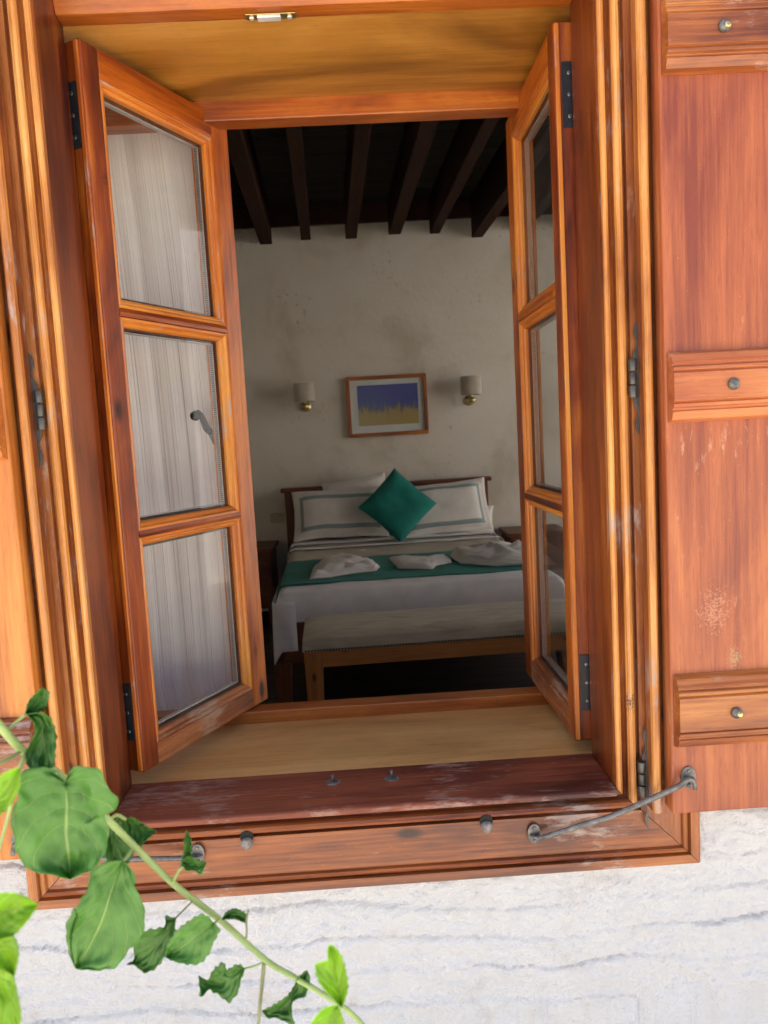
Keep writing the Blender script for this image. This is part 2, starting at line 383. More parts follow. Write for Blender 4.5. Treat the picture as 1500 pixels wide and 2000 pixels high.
struct('inner_front_wall', [(RXA, RX0, .4505, .47, FZ, CZ + .2), (RX1, RXB, .4505, .47, FZ, CZ + .2), (RX0, RX1, .4505, .47, FZ, RZ0 + .02), (RX0, RX1, .4505, .47, RZ1 - .04, CZ + .2)], M_PLASTER)
struct('roof', [(RXA - .5, RXB + .5, .05, RYB + .4, CZ + .385, CZ + .5)], plain('roof_clay', (.3, .14, .08)))
CE = empty('ceiling'); tag(CE, kind='structure')
y = .47; me0 = None
while y < RYB - .01:
    if me0 is None:
        o = bx('plank', (RXA, RXB, 0, .146, CZ, CZ + .025), W_DECK[X], CE, .003, seg=1); me0 = o.data
    else:
        o = link('plank', me0, CE); b_ = o.modifiers.new('bevel', 'BEVEL'); b_.width = .003; b_.segments = 1
    o.location = (0, y, random.uniform(-.002, .002)); y += .15
struct('added_bounce_wall', [(6.2, 6.5, -3.5, 9.0, -.95, 2.9)], M_WHITE)  # unseen wall, added to bounce sunlight through the right-hand opening
# cornice board on the back wall and the beams (they run slightly askew to the walls)
bx('cornice', (RXA, RXB, RYB - .035, RYB - .001, 2.215, CZ - .003), W_CORN[X], CE, .003)
bm_ends = [(-.93, 2.09), (-.645, 2.085), (-.33, 2.10), (.013, 2.095), (.345, 2.112), (.66, 2.105), (.985, 2.06), (1.33, 2.1), (1.68, 2.1), (2.02, 2.1), (2.36, 2.1), (2.7, 2.1), (-1.28, 2.09), (-1.62, 2.09)]
for i, (bxx, bz) in enumerate(bm_ends):
    w = .085 + .01 * math.sin(i * 2.1)
    bm = bmesh.new(); N = 14
    for s in range(N):
        pass
    a = Vector((bxx + w / 2, RYB - .036, 0)); L = 4.44
    prev = None
    for s in range(N + 1):
        t = s / N; yy = a.y - t * L; xx = a.x + t * L * .0389 + .004 * mn.noise(Vector((i * 3.3, t * 6, 0)))
        zz = bz + t * L * .006 + .004 * mn.noise(Vector((i * 3.3, t * 5, 4)))
        ring = [bm.verts.new(q) for q in ((xx - w / 2, yy, zz), (xx + w / 2, yy, zz), (xx + w / 2, yy, CZ - .004), (xx - w / 2, yy, CZ - .004))]
        if prev:
            for k in range(4): bm.faces.new([prev[k], prev[(k + 1) % 4], ring[(k + 1) % 4], ring[k]])
        else: bm.faces.new(ring)
        prev = ring
    bm.faces.new(prev)
    obj('beam', bm, W_DARK[Y], CE, .004)

# ------------------------------------------------------------------ the window
WIN = empty('casement_window', (0, 0, 0))
tag(WIN, 'varnished wooden casement window with both three-pane sashes swung inward and a weathered sill', 'window')
OX0, OX1, OZ0, OZ1 = -.4, .4, 0., 1.315   # opening at the face
D1 = .130
def arc(c, r, a0, a1, k, mi):
    return [(c[0] + r * math.cos(R(a0 + (a1 - a0) * i / k)), c[1] - r * math.sin(R(a0 + (a1 - a0) * i / k)), mi) for i in range(k + 1)]
# material slots: 0 board, 1 ridge, worn and with highlight painted in
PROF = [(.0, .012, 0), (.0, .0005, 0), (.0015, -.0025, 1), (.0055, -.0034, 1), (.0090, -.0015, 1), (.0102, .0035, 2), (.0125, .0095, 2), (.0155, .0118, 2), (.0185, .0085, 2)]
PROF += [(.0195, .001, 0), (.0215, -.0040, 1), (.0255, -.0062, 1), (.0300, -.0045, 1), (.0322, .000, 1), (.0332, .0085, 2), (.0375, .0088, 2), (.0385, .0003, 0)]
PROF += [(.1000, -.0004, 0), (.1012, .0022, 0), (.1032, .0022, 0), (.1048, -.003, 0), (.108, -.0050, 0), (.111, -.0035, 0), (.1122, .001, 0), (.114, .001, 0), (.1155, -.0065, 0), (.1285, -.0075, 0), (.130, -.006, 0), (.1305, .03, 0)]
for side, ax in (('left', Z), ('right', Z), ('bottom', X), ('top', X)):
    bm = bmesh.new(); mitre(bm, PROF, side, OX0, OX1, OZ0, OZ1, .0006)
    obj('casing_board', bm, [W_CASE[ax], W_CASE[ax] if side == 'bottom' else W_WORNLIT[ax], W_SILL[ax] if side == 'bottom' else W_CASE[ax]], WIN, recalc=True)
# jambs, head, sill of the fixed frame (depth 0..D1); leaving the sill proud of the casing
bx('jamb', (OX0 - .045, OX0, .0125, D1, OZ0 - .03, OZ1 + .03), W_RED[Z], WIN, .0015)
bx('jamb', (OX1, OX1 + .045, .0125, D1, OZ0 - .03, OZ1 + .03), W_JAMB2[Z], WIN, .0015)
bm = bmesh.new()   # head: moulded underside
hp = [(.0125, OZ1), (.04, OZ1), (.055, OZ1 - .022), (.075, OZ1 - .030), (.09, OZ1 - .052), (.098, 1.2405), (D1, 1.2395), (D1, OZ1 + .03), (.0125, OZ1 + .03)]
va = [bm.verts.new((OX0, y, z)) for y, z in hp]; vb = [bm.verts.new((OX1, y, z)) for y, z in hp]
for i in range(len(hp)): bm.faces.new([va[i], va[(i + 1) % len(hp)], vb[(i + 1) % len(hp)], vb[i]])
bm.faces.new(va); bm.faces.new(vb)
obj('head', bm, W_TRIM[X], WIN, .0015)
bm = bmesh.new()   # sill: slightly falling, nosed front edge
sp = [(-.0035, .0), (-.006, -.002), (-.006, -.009), (.001, -.013), (.0125, -.014), (.0125, -.03), (D1, -.03), (D1, .0035), (.0, .001)]
va = [bm.verts.new((OX0 + .0005, y, z)) for y, z in sp]; vb = [bm.verts.new((OX1 - .0005, y, z)) for y, z in sp]
for i in range(len(sp)): bm.faces.new([va[i], va[(i + 1) % len(sp)], vb[(i + 1) % len(sp)], vb[i]])
bm.faces.new(va); bm.faces.new(vb)
obj('sill', bm, W_SILL[X], WIN, .0012)
# dark narrow band of sill cove above the bottom casing round
# lining: splayed plywood reveal D1..D2
D2 = .403
def quadslab(name, pts, th, mat):
    bm = bmesh.new(); a = [Vector(p) for p in pts]; nrm = (a[1] - a[0]).cross(a[2] - a[0]).normalized() * th
    va = [bm.verts.new(p) for p in a]; vb = [bm.verts.new(p + nrm) for p in a]
    bm.faces.new(va); bm.faces.new(vb[::-1])
    for i in range(4): bm.faces.new([va[i], va[(i + 1) % 4], vb[(i + 1) % 4], vb[i]])
    return obj(name, bm, mat, WIN)
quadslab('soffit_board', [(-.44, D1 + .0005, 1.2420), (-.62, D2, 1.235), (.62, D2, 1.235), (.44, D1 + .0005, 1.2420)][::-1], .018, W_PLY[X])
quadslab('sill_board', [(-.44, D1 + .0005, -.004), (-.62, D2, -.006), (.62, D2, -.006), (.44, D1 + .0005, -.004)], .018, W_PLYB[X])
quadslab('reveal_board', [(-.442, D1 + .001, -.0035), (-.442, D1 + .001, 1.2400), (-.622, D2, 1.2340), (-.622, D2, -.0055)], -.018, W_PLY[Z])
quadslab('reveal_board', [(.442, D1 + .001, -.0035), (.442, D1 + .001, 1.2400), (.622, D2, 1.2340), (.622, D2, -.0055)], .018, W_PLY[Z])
# inner trim: four raised strips round the room side of the reveal
bx('inner_trim', (-.66, .66, D2 + .0005, .449, -.05, .020), W_TRIM[X], WIN, .003)
bx('inner_trim', (-.66, .66, D2 + .0005, .449, 1.198, 1.28), W_TRIM[X], WIN, .003)
bx('inner_trim', (-.66, -.600, D2 + .0005, .449, .0205, 1.1975), W_TRIM[Z], WIN, .003)
bx('inner_trim', (.600, .66, D2 + .0005, .449, .0205, 1.1975), W_TRIM[Z], WIN, .003)
# strike plate under the head, eye pins on the sill
def strike():
    bm = bmesh.new()
    x0 = PX(480, 38, .118).x; x1 = PX(578, 33, .118).x
    box(bm, x0, x1, .112, .1285, 1.2372, 1.2388, 1)
    box(bm, x0 + .018, x1 - .024, .114, .127, 1.2335, 1.2375, 0)
    lathe(bm, [(.004, 0), (.004, -.002), (.0025, -.003)], (x0 + .009, .1205, 1.2372), 'z', 12, 0)
    lathe(bm, [(.004, 0), (.004, -.002), (.0025, -.003)], (x1 - .010, .1205, 1.2372), 'z', 12, 0)
    obj('strike_plate', bm, [plain('zinc', (.8, .78, .74), .35, .4), M_BRASS], WIN, .0006)
strike()
for (px, py) in ((650, 1528), (765, 1520)):
    c = PX(px, py, .088); bm = bmesh.new()
    lathe(bm, [(.0125, 0), (.0125, .0012), (.009, .0028), (.004, .003)], (c.x, .086, .0015), 'z', 20)
    tube(bm, [(c.x, .086, .003), (c.x, .086, .009), (c.x, .086, .0165)], [.0022, .0018, .0026], 8)
    for s in (-1, 1): lathe(bm, [(.0018, 0), (.0018, .001)], (c.x + s * .008, .086, .0028), 'z', 8)
    obj('eye_pin', bm, M_IRON2, WIN)
for (px, py) in ((482, 1640), (950, 1608)):
    c = PX(px, py, -.006); bm = bmesh.new()
    lathe(bm, [(.0092, .010), (.0092, -.0120), (.0080, -.0140), (.004, -.0150)], (c.x, 0, c.z - .0045), 'y', 20, 0)
    lathe(bm, [(.0102, .001), (.0102, -.0070), (.0098, -.0074)], (c.x, 0, c.z + .0045), 'y', 20, 2)  # solid black disc, painted shade for the inside of a hole
    obj('drain_plug', bm, [M_LEAD, M_LEAD, plain('painted_hole_shade', (.008, .007, .006), .8)], WIN)

# sashes -------------------------------------------------------------
SZ0, SZ1 = .0225, 1.2225
PANES = [(.077, .410), (.452, .782), (.829, 1.160)]
def sash(loc, rz, L, s, handle):
    """s=+1: free edge at +x (left sash); s=-1: free edge at -x (right sash). outside face y=0, inside y=.044"""
    root = empty('sash', loc, rz, WIN); T = .044
    def xr(a, b): return (a, b) if s > 0 else (-b, -a)
    g0, g1 = .055, L - .068     # daylight of the glass
    a, b = xr(0, g0 - .016); bx('stile', (a, b, 0, T, SZ0, SZ1), W_SASHR[Z], root, .003)
    a, b = xr(g1 + .016, L); bx('stile', (a, b, 0, T, SZ0, SZ1), W_SASH[Z], root, .003)
    ra, rb = xr(g0 - .016, g1 + .016)
    bx('rail', (ra, rb, .0006, T - .0006, PANES[2][1] + .016, SZ1), W_SASH[X], root, .002)
    bx('rail', (ra, rb, .0006, T - .0006, SZ0, PANES[0][0] - .016), W_SILLW[X], root, .002)
    for k in (0, 1):
        z0, z1 = PANES[k][1], PANES[k + 1][0]; zc = (z0 + z1) / 2
        bm = bmesh.new(); pr = [(z0 + .0165, .004), (zc - .006, .001), (zc, -.0006), (zc + .006, .001), (z1 - .0165, .004), (z1 - .0165, .04), (z0 + .0165, .04)]
        va = [bm.verts.new((ra, y, z)) for z, y in pr]; vb = [bm.verts.new((rb, y, z)) for z, y in pr]
        for i in range(len(pr)): bm.faces.new([va[i], va[(i + 1) % len(pr)], vb[(i + 1) % len(pr)], vb[i]])
        bm.faces.new(va); bm.faces.new(vb); obj('glazing_bar', bm, W_SASH[X] if k else W_SASHR[X], root)
    for k, (z0, z1) in enumerate(PANES):
        ga, gb = xr(g0, g1)
        # moulded bead, outside; plain bead inside
        PB = [(0, .0175, 0), (0, .0120, 0), (.002, .0085, 0), (.006, .0062, 0), (.008, .0066, 0), (.0085, .0045, 0), (.011, .0018, 0), (.0145, .0012, 0), (.0162, .0030, 0)]
        for sd_, ax in (('left', Z), ('right', Z), ('bottom', X), ('top', X)):
            bm = bmesh.new(); mitre(bm, PB, sd_, ga, gb, z0, z1)
            obj('bead', bm, (W_SILLW if (k == 0 and sd_ == 'bottom') else W_BEAD)[ax], root)
        bm = bmesh.new()
        for sd_ in ('left', 'right', 'bottom', 'top'):
            mitre(bm, [(0, .0345, 0), (0, .0415, 0), (.012, T - .001, 0), (.0162, T - .001, 0)], sd_, ga, gb, z0, z1)
        obj('inner_bead', bm, W_BEAD[Z], root)
        bx('pane', (ga - .006, gb + .006, .0182, .0212, z0 - .006, z1 + .006), M_GLASS, root, 0)
        bm = bmesh.new()   # spacer bar between the panes with its dotted face
        for sd_ in ('left', 'right', 'bottom', 'top'):
            mitre(bm, [(-.0045, .0225, 0), (-.0062, .0232, 0), (-.0062, .0325, 0), (-.0045, .0332, 0)], sd_, ga, gb, z0, z1)
            mitre(bm, [(-.0001, .0180, 1), (-.0016, .0178, 1), (-.0016, .0181, 1)], sd_, ga, gb, z0, z1)
            mitre(bm, [(-.0045, .0340, 1), (-.0000, .0342, 1)], sd_, ga, gb, z0, z1)
        nz = int((z1 - z0) / .0042)
        for q in range(nz):
            zz = z0 + .008 + q * .0042
            if zz > z1 - .008: break
            for xx in (ga + .00625, gb - .00625):
                box(bm, xx - .0003, xx + .0003, .0245, .0305, zz, zz + .0018, 1)
        obj('spacer_bar', bm, [M_ALU, M_RUBBER], root, recalc=False)
    # hinges on the hinge edge
    for (z0, z1) in ((1.058, 1.160), (.078, .178)):
        bm = bmesh.new(); xe = -.0022 * s
        xa, xb = sorted((xe, 0.0)); box(bm, xa, xb, .012, .046, z0, z1, 0)
        kx = -.004 * s
        tube(bm, [(kx, .0475, z0), (kx, .0475, z1)], .0058, 12, 0)
        for q in range(3):
            zz = z0 + (.17 + .33 * q) * (z1 - z0); sg = -1 if s > 0 else 1
            lathe(bm, [(.0036, 0), (.0036, sg * .0008), (.0020, sg * .0014)], (xe, .0235, zz), 'x', 12, 1)
        obj('hinge', bm, [M_BLACK, M_STEEL], root, .0008)
    # rebate strip on the hinge edge
    xa, xb = sorted((-.0012 * s, -.0002 * s)); bx('edge_strip', (xa - (.0035 if s > 0 else 0), xb + (0 if s > 0 else .0035), .001, .0085, SZ0 + .004, SZ1 - .004), W_BEAD[Z], root, .001)
    if handle:
        bm = bmesh.new(); hx = (L - .030) * s; zc = .600
        lathe(bm, [(.013, 0), (.013, .004), (.007, .008), (.0065, .03)], (hx, T, zc), 'y', 16)
        pts = smooth_curve([(hx + s * .004, T + .026, zc - .022), (hx, T + .030, zc), (hx - s * .014, T + .032, zc + .014), (hx - s * .026, T + .032, zc + .036), (hx - s * .038, T + .030, zc + .045), (hx - s * .048, T + .030, zc + .040)], 5)
        tube(bm, pts, [.004 + .0035 * abs(math.sin(i / (len(pts) - 1) * 4.2)) for i in range(len(pts))], 10)
        lathe(bm, [(.002, -.011), (.008, -.008), (.011, 0), (.008, .008), (.002, .011)], (hx - s * .048, T + .030, zc + .038), 'y', 14)
        obj('handle', bm, M_HANDLE, root)
    return root
sash((-.377, .127, 0), math.atan2(.8935, .449), .385, 1, True)
sash((.374, .139, 0), R(-90.0), .398, -1, False)

# ------------------------------------------------------------------ shutters
BX0 = PX(1304, 752, -.047).x
def shutter(s, mats, batz, label):
    """s=+1 right, -1 left: folded back against the wall"""
    root = empty('shutter', (s * .47, 0, 0)); tag(root, label, 'shutter', 'shutters folded back beside the window')
    def xr(a, b): return (a - .47, b - .47) if s > 0 else (.47 - b, .47 - a)
    ZB, ZT = PX(1400, 1585, -.047).z, 1.345
    # narrow hinge stile with a round bead, then the wide board
    bm = bmesh.new(); pr = [(.4470, -.004), (.4470, -.022), (.4485, -.0275), (.4520, -.0300), (.4560, -.0300), (.4592, -.0275), (.4605, -.022), (.4605, -.004), (.4705, -.004), (.4705, -.002)]
    va = []; vb = []
    for x, y in pr:
        xx = (x - .47) if s > 0 else (.47 - x); va.append(bm.verts.new((xx, y - .004, ZB - .004))); vb.append(bm.verts.new((xx, y - .004, ZT)))
    for i in range(len(pr)):
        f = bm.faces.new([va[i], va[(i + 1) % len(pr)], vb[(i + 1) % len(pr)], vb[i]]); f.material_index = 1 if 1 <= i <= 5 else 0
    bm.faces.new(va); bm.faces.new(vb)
    obj('hinge_stile', bm, [W_CASE[Z], W_WORNLIT[Z]], root)
    a, b = xr(.4706, .760); bx('board', (a, b, -.047, -.014, ZB, ZT), mats[Z], root, .003)
    a, b = xr(.7615, 1.06); bx('board', (a, b, -.047, -.014, ZB, ZT), mats[Z], root, .003)
    for k, (z0, z1, moul, bxp) in enumerate(batz):
        bt = empty('batten', (0, 0, 0), 0, root)
        a0, b0 = xr(BX0, 1.03)
        pr = [(z0, -.0475), (z0 + .004, -.060), (z0 + .016, -.0660), (z0 + .0175, -.0635), (z0 + .0205, -.0635), (z0 + .0225, -.0680), (z0 + .027, -.0685), (z0 + .0285, -.066), (z0 + .031, -.0705), (z1 - .031, -.0705), (z1 - .0285, -.066), (z1 - .027, -.0685), (z1 - .0225, -.0680), (z1 - .0205, -.0635), (z1 - .0175, -.0635), (z1 - .016, -.0660), (z1 - .004, -.060), (z1, -.0475)]
        bm = bmesh.new(); va = [bm.verts.new((a0, y, z)) for z, y in pr]; vb = [bm.verts.new((b0, y, z)) for z, y in pr]
        for i in range(len(pr)): bm.faces.new([va[i], va[(i + 1) % len(pr)], vb[(i + 1) % len(pr)], vb[i]])
        bm.faces.new(va); bm.faces.new(vb)
        obj('rail', bm, W_CASE[X] if k != 1 else mats[X], bt, .0008)
        bxx = (bxp - .47) if s > 0 else (.47 - bxp)
        bm = bmesh.new(); zc = (z0 + z1) / 2
        lathe(bm, [(.0085, .0), (.0085, -.003), (.0065, -.006), (.003, -.0075)], (bxx, -.0705, zc), 'y', 14, 0)
        if k != 1: lathe(bm, [(.0042, 0), (.0045, -.0085), (.002, -.0095)], (bxx + .002, -.0705, zc - .001), 'y', 10, 1)
        obj('bolt', bm, [M_IRON2, M_BRASS], bt)
    # hinges: knuckles between casing and shutter, with wavy leaf
    for zc in (1.30, .640, .018):
        bm = bmesh.new(); hx = (.4375 - .47) * s
        for q in range(3):
            tube(bm, [(hx, -.010, zc - .028 + q * .0195), (hx, -.010, zc - .0105 + q * .0195)], .0063 - (.0008 if q == 1 else 0), 12)
        ol = [(0, -.085), (.004, -.078), (.006, -.066), (.0025, -.055), (.0025, -.048), (.008, -.036), (.009, 0), (.008, .036), (.0025, .048), (.0025, .055), (.006, .066), (.004, .078), (0, .085)]
        f1 = [bm.verts.new((hx + s * (.0095 - u), -.0060, zc + v)) for u, v in ol]; f2 = [bm.verts.new((hx + s * (.0095 - u), -.0085, zc + v)) for u, v in ol]
        bm.faces.new(f1); bm.faces.new(f2)
        for i in range(len(ol) - 1): bm.faces.new([f1[i], f1[i + 1], f2[i + 1], f2[i]])
        obj('hinge', bm, M_IRON, root, .0006)
    return root
def zc(px, py, y=-.07): return PX(px, py, y).z
RB = [(zc(1335, 1470), zc(1335, 1326)), (zc(1320, 826), zc(1320, 685)), (zc(1300, 134), zc(1300, 134) + .102)]
shr = [(RB[0][0], RB[0][1], 1, PX(1438, 1400, -.07).x), (RB[1][0], RB[1][1], 1, PX(1432, 753, -.07).x), (RB[2][0], RB[2][1], 1, PX(1414, 47, -.07).x)]
shutter(1, W_SHUT, shr, 'faded reddish wooden shutter with three moulded battens, folded open above the long iron stay')
shutter(-1, W_SHUTL, [(q[0], q[1], 1, q[3]) for q in shr], 'bright orange wooden shutter, mostly cropped, folded open behind the leafy branch')

def stay(x0, z0, x1, z1, yb, label):
    root = empty('shutter_stay', (x0, -.003, z0)); tag(root, label, 'window stay', 'iron shutter stays')
    def pl(dx, y, dz, rr, h):
        bm = bmesh.new(); n = 22; a = []; b = []; c = []
        for k in range(n):
            t = 2 * math.pi * k / n; e = Vector((rr * math.cos(t), 0, h * math.sin(t)))
            a.append(bm.verts.new(Vector((dx, y, dz)) + e)); b.append(bm.verts.new(Vector((dx, y - .0025, dz)) + e)); c.append(bm.verts.new(Vector((dx, y - .0035, dz)) + e * .8))
        for k in range(n):
            bm.faces.new([a[k], a[(k + 1) % n], b[(k + 1) % n], b[k]]); bm.faces.new([b[k], b[(k + 1) % n], c[(k + 1) % n], c[k]])
        bm.faces.new(a); bm.faces.new(c)
        lathe(bm, [(.003, -.003), (.003, -.005), (.0015, -.0056)], (dx, y, dz + h * .62), 'y', 10)
        lathe(bm, [(.003, -.003), (.003, -.005), (.0015, -.0056)], (dx, y, dz - h * .66), 'y', 10)
        # staple eye
        tube(bm, [(dx + .006 * math.cos(t), y - .003 - .008 * math.sin(t), dz - .001) for t in [math.pi * i / 8 for i in range(9)]], .0022, 8)
        obj('plate', bm, M_IRON2, root)
    pl(0, .0, 0, .0105, .0165)
    ex, ez = x1 - x0, z1 - z0
    pl(ex, yb + .003, ez, .0115, .0175)
    sgn = 1 if ex > 0 else -1
    bm = bmesh.new()
    P = smooth_curve([(0, -.009, -.006), (sgn * .006, -.011, -.002), (sgn * .012, -.012, .000), (sgn * .02, -.013, .0015), (ex * .3, -.021, ez * .3 - .010), (ex * .5, -.030, ez * .5 - .013), (ex * .75, yb * .86, ez * .75 - .009), (ex - sgn * .022, yb - .008, ez * .90), (ex - sgn * .014, yb - .012, ez - .001), (ex - sgn * .006, yb - .013, ez + .004), (ex + sgn * .003, yb - .011, ez - .002), (ex + sgn * .005, yb - .011, ez - .013)], 5)
    rad = []
    for i in range(len(P)):
        t = i / (len(P) - 1); rad.append(.0034 if t < .22 or t > .80 else .0038 + .0007 * math.sin((t - .22) / .58 * math.pi))
    tube(bm, P, rad, 12); obj('rod', bm, M_IRON2, root)
a_ = PX(1045, 1632, -.01); b_ = PX(1348, 1522, -.055)
stay(a_.x, a_.z, b_.x, b_.z, -.047, 'grey iron stay rod slanting up from the bottom casing to the reddish shutter')
a_ = PX(385, 1672, -.01)
stay(a_.x, a_.z, -.515, .005, -.047, 'dark iron stay rod on the bottom casing, mostly hidden behind the leafy branch')

# ------------------------------------------------------------------ curtain behind the left sash
def mat_curtain():
    mt, n, l, b = new_mat('sheer_curtain'); tc = n.new('ShaderNodeTexCoord'); mp = n.new('ShaderNodeMapping')
    mp.inputs['Scale'].default_value = (260, 1, 2.5); l.new(tc.outputs['UV'], mp.inputs[0])
    mp.inputs['Scale'].default_value = (250, 1.1, 1)
    t = noise_n(n, l, mp.outputs[0], 1.0, 3, .7)
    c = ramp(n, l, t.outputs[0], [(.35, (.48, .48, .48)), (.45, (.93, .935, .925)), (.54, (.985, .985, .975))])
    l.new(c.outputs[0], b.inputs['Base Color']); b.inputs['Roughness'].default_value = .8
    out = n['Material Output']; tr = n.new('ShaderNodeBsdfTranslucent'); l.new(c.outputs[0], tr.inputs[0])
    mx = n.new('ShaderNodeMixShader'); mx.inputs[0].default_value = .04; l.new(b.outputs[0], mx.inputs[1]); l.new(tr.outputs[0], mx.inputs[2]); l.new(mx.outputs[0], out.inputs[0])
    return mt
bm = bmesh.new(); uvl = bm.loops.layers.uv.new('UVMap'); NX, NZ = 220, 24; gv = []
for j in range(NZ + 1):
    t = j / NZ; z = -.06 + t * 1.42; row = []
    for i in range(NX + 1):
        u = i / NX
        xr_ = -.262 + .018 * math.sin((1 - t) * 2.6) - .03 * t * t + (.03 if t < .08 else 0) * (1 - t / .08)
        x = -.86 + u * (xr_ + .86)
        amp = .0035 * (.6 + .4 * math.sin(u * 5)) ; ph = u * 92 + 1.3 * math.sin(u * 11) + .5 * mn.noise(Vector((u * 6, t * 1.5, 0)))
        y = .520 + amp * math.sin(ph) + .004 * math.sin(ph * .37 + 1)
        row.append((bm.verts.new((x, y, z)), u, t))
    gv.append(row)
for j in range(NZ):
    for i in range(NX):
        q = [gv[j][i], gv[j][i + 1], gv[j + 1][i + 1], gv[j + 1][i]]
        f = bm.faces.new([a[0] for a in q]); f.smooth = True
        for lp, a in zip(f.loops, q): lp[uvl].uv = (a[1], a[2])
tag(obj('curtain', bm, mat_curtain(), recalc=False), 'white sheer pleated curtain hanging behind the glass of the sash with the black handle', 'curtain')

# ------------------------------------------------------------------ bed
BR = R(2.25)
BED = empty('bed', (.222, 4.86, FZ), BR)
tag(BED, 'double bed with dark wooden headboard, white sheet and teal runner against the far wall', 'bed')
# local: x across, y negative towards the foot, z up from the floor
HB = .985
for b in ((-.80, .80, .0, .045, .25, HB - .10), ):
    bx('headboard', b, W_BED[X], BED, .004)
bx('post', (-.80, -.715, -.025, -.0005, 0, HB - .03), W_BED[Z], BED, .004)
bx('post', (.715, .80, -.025, -.0005, 0, HB - .03), W_BED[Z], BED, .004)
bx('headboard_rail', (-.7145, .7145, -.022, -.0005, HB - .13, HB - .03), W_BED[X], BED, .004)
bx('headboard_cap', (-.83, .83, -.045, .055, HB - .0295, HB + .003), W_BED[X], BED, .008)
bx('side_rail', (-.765, -.725, -2.13, -.03, .22, .36), W_BED[Y], BED, .004)
bx('side_rail', (.725, .765, -2.13, -.03, .22, .36), W_BED[Y], BED, .004)
bx('footboard', (-.7245, .7245, -2.17, -2.13, .23, .435), W_BED[X], BED, .004)
for sx in (-1, 1):
    bm = bmesh.new(); c = sx * .735
    vs = [(-.04, 0, 0), (.04, 0, 0)]
    for z, w in ((0, .028), (.20, .045)): pass
    lo = [bm.verts.new((c + a * .030, -2.15 + b * .03, 0)) for a, b in ((-1, -1), (1, -1), (1, 1), (-1, 1))]
    hi = [bm.verts.new((c + a * .045, -2.15 + b * .042, .2295)) for a, b in ((-1, -1), (1, -1), (1, 1), (-1, 1))]
    for k in range(4): bm.faces.new([lo[k], lo[(k + 1) % 4], hi[(k + 1) % 4], hi[k]])
    bm.faces.new(lo); bm.faces.new(hi); obj('leg', bm, W_BED[Z], BED, .003)
M_SHEET = cloth('white_sheet', (.84, .81, .83)); M_PILLOW = cloth('pillow_white', (.78, .73, .67)); M_TEAL = cloth('teal_cloth', (.008, .20, .165), var=.15)
M_DUVET = cloth('folded_blanket', (.48, .42, .33)); M_TOWEL = cloth('towel', (.80, .75, .72), weave=400)
M_SATIN = cloth('pillow_band', (.30, .36, .36))
MT = .575   # mattress top above floor
def sheet_surface(name, y0, y1, mat, off, drop_l, drop_r, foot=False, wr=.004, ny=40, parent=BED, foot_drop=.16):
    """cloth over the mattress: cross-section over the top with sides hanging down"""
    bm = bmesh.new(); hw = .748 + off; zt = MT + off; rows = []
    sec = []
    nd = 8
    for k in range(nd): sec.append(('l', 1 - k / nd))
    rr = .05
    for k in range(7): sec.append(('cl', k / 6))
    for k in range(1, 30): sec.append(('t', k / 30))
    for k in range(7): sec.append(('cr', k / 6))
    for k in range(1, nd + 1): sec.append(('r', k / nd))
    ys = [y0 + (y1 - y0) * j / ny for j in range(ny + 1)]
    extra = []
    if foot:   # round over the foot end
        for k in range(1, 6): extra.append(('c', k / 5))
        for k in range(1, 8): extra.append(('d', k / 7))
    def pt(kind, v, y):
        wv = wr * mn.noise(Vector((v * 9, y * 7, off * 300))) 
        if kind == 'l': return Vector((-hw - .006 - .012 * math.sin(y * 21) * v, y, zt - rr - v * drop_l + .0 + wv))
        if kind == 'r': return Vector((hw + .006 + .012 * math.sin(y * 19) * v, y, zt - rr - v * drop_r))
        if kind == 'cl': a = v * math.pi / 2; return Vector((-hw + rr - rr * math.cos(a), y, zt - rr + rr * math.sin(a)))
        if kind == 'cr': a = v * math.pi / 2; return Vector((hw - rr + rr * math.sin(a), y, zt - rr + rr * math.cos(a)))
        return Vector((-hw + rr + v * 2 * (hw - rr), y, zt + wv + .5 * wr * mn.noise(Vector((v * 30, y * 18, 2)))))
    for y in ys: rows.append([bm.verts.new(pt(k, v, y)) for k, v in sec])
    for kind, t in extra:
        row = []
        for k, v in sec:
            p = pt(k, v, ys[-1])
            if kind == 'c': a = t * math.pi / 2; p.y = ys[-1] - rr * math.sin(a); p.z -= rr * (1 - math.cos(a)) * (1 if k in 't' or k[0] == 'c' else .2)
            else:
                p.y = ys[-1] - rr - .004; p.z -= rr * (1 if k in 't' or k[0] == 'c' else .2) + t * foot_drop * (1 if k in 't' or k[0] == 'c' else .35) ; p.y += .006 * math.sin(v * 24) * t
            row.append(bm.verts.new(p))
        rows.append(row)
    for a, b in zip(rows[:-1], rows[1:]):
        for k in range(len(a) - 1): bm.faces.new([a[k], a[k + 1], b[k + 1], b[k]])
    o = obj(name, bm, mat, parent, smooth=True)
    so_ = o.modifiers.new('thick', 'SOLIDIFY'); so_.thickness = .004; so_.offset = -1
    return o
bm = bmesh.new(); box(bm, -.74, .74, -2.12, -.03, .38, MT - .006); obj('mattress', bm, M_SHEET, BED, .04, seg=4)
sheet_surface('sheet', -.03, -2.10, M_SHEET, .0, .18, .18, foot=True, wr=.006, ny=60)
sheet_surface('blanket', -.22, -1.10, M_DUVET, .009, .20, .20, wr=.006, ny=50)
sheet_surface('blanket_fold', -.30, -.44, M_SHEET, .022, .19, .19, wr=.002, ny=14)
sheet_surface('blanket_fold', -.62, -.68, M_SHEET, .022, .19, .19, wr=.002, ny=6)
sheet_surface('runner', -1.11, -1.93, M_TEAL, .011, .26, .26, wr=.006, ny=46)
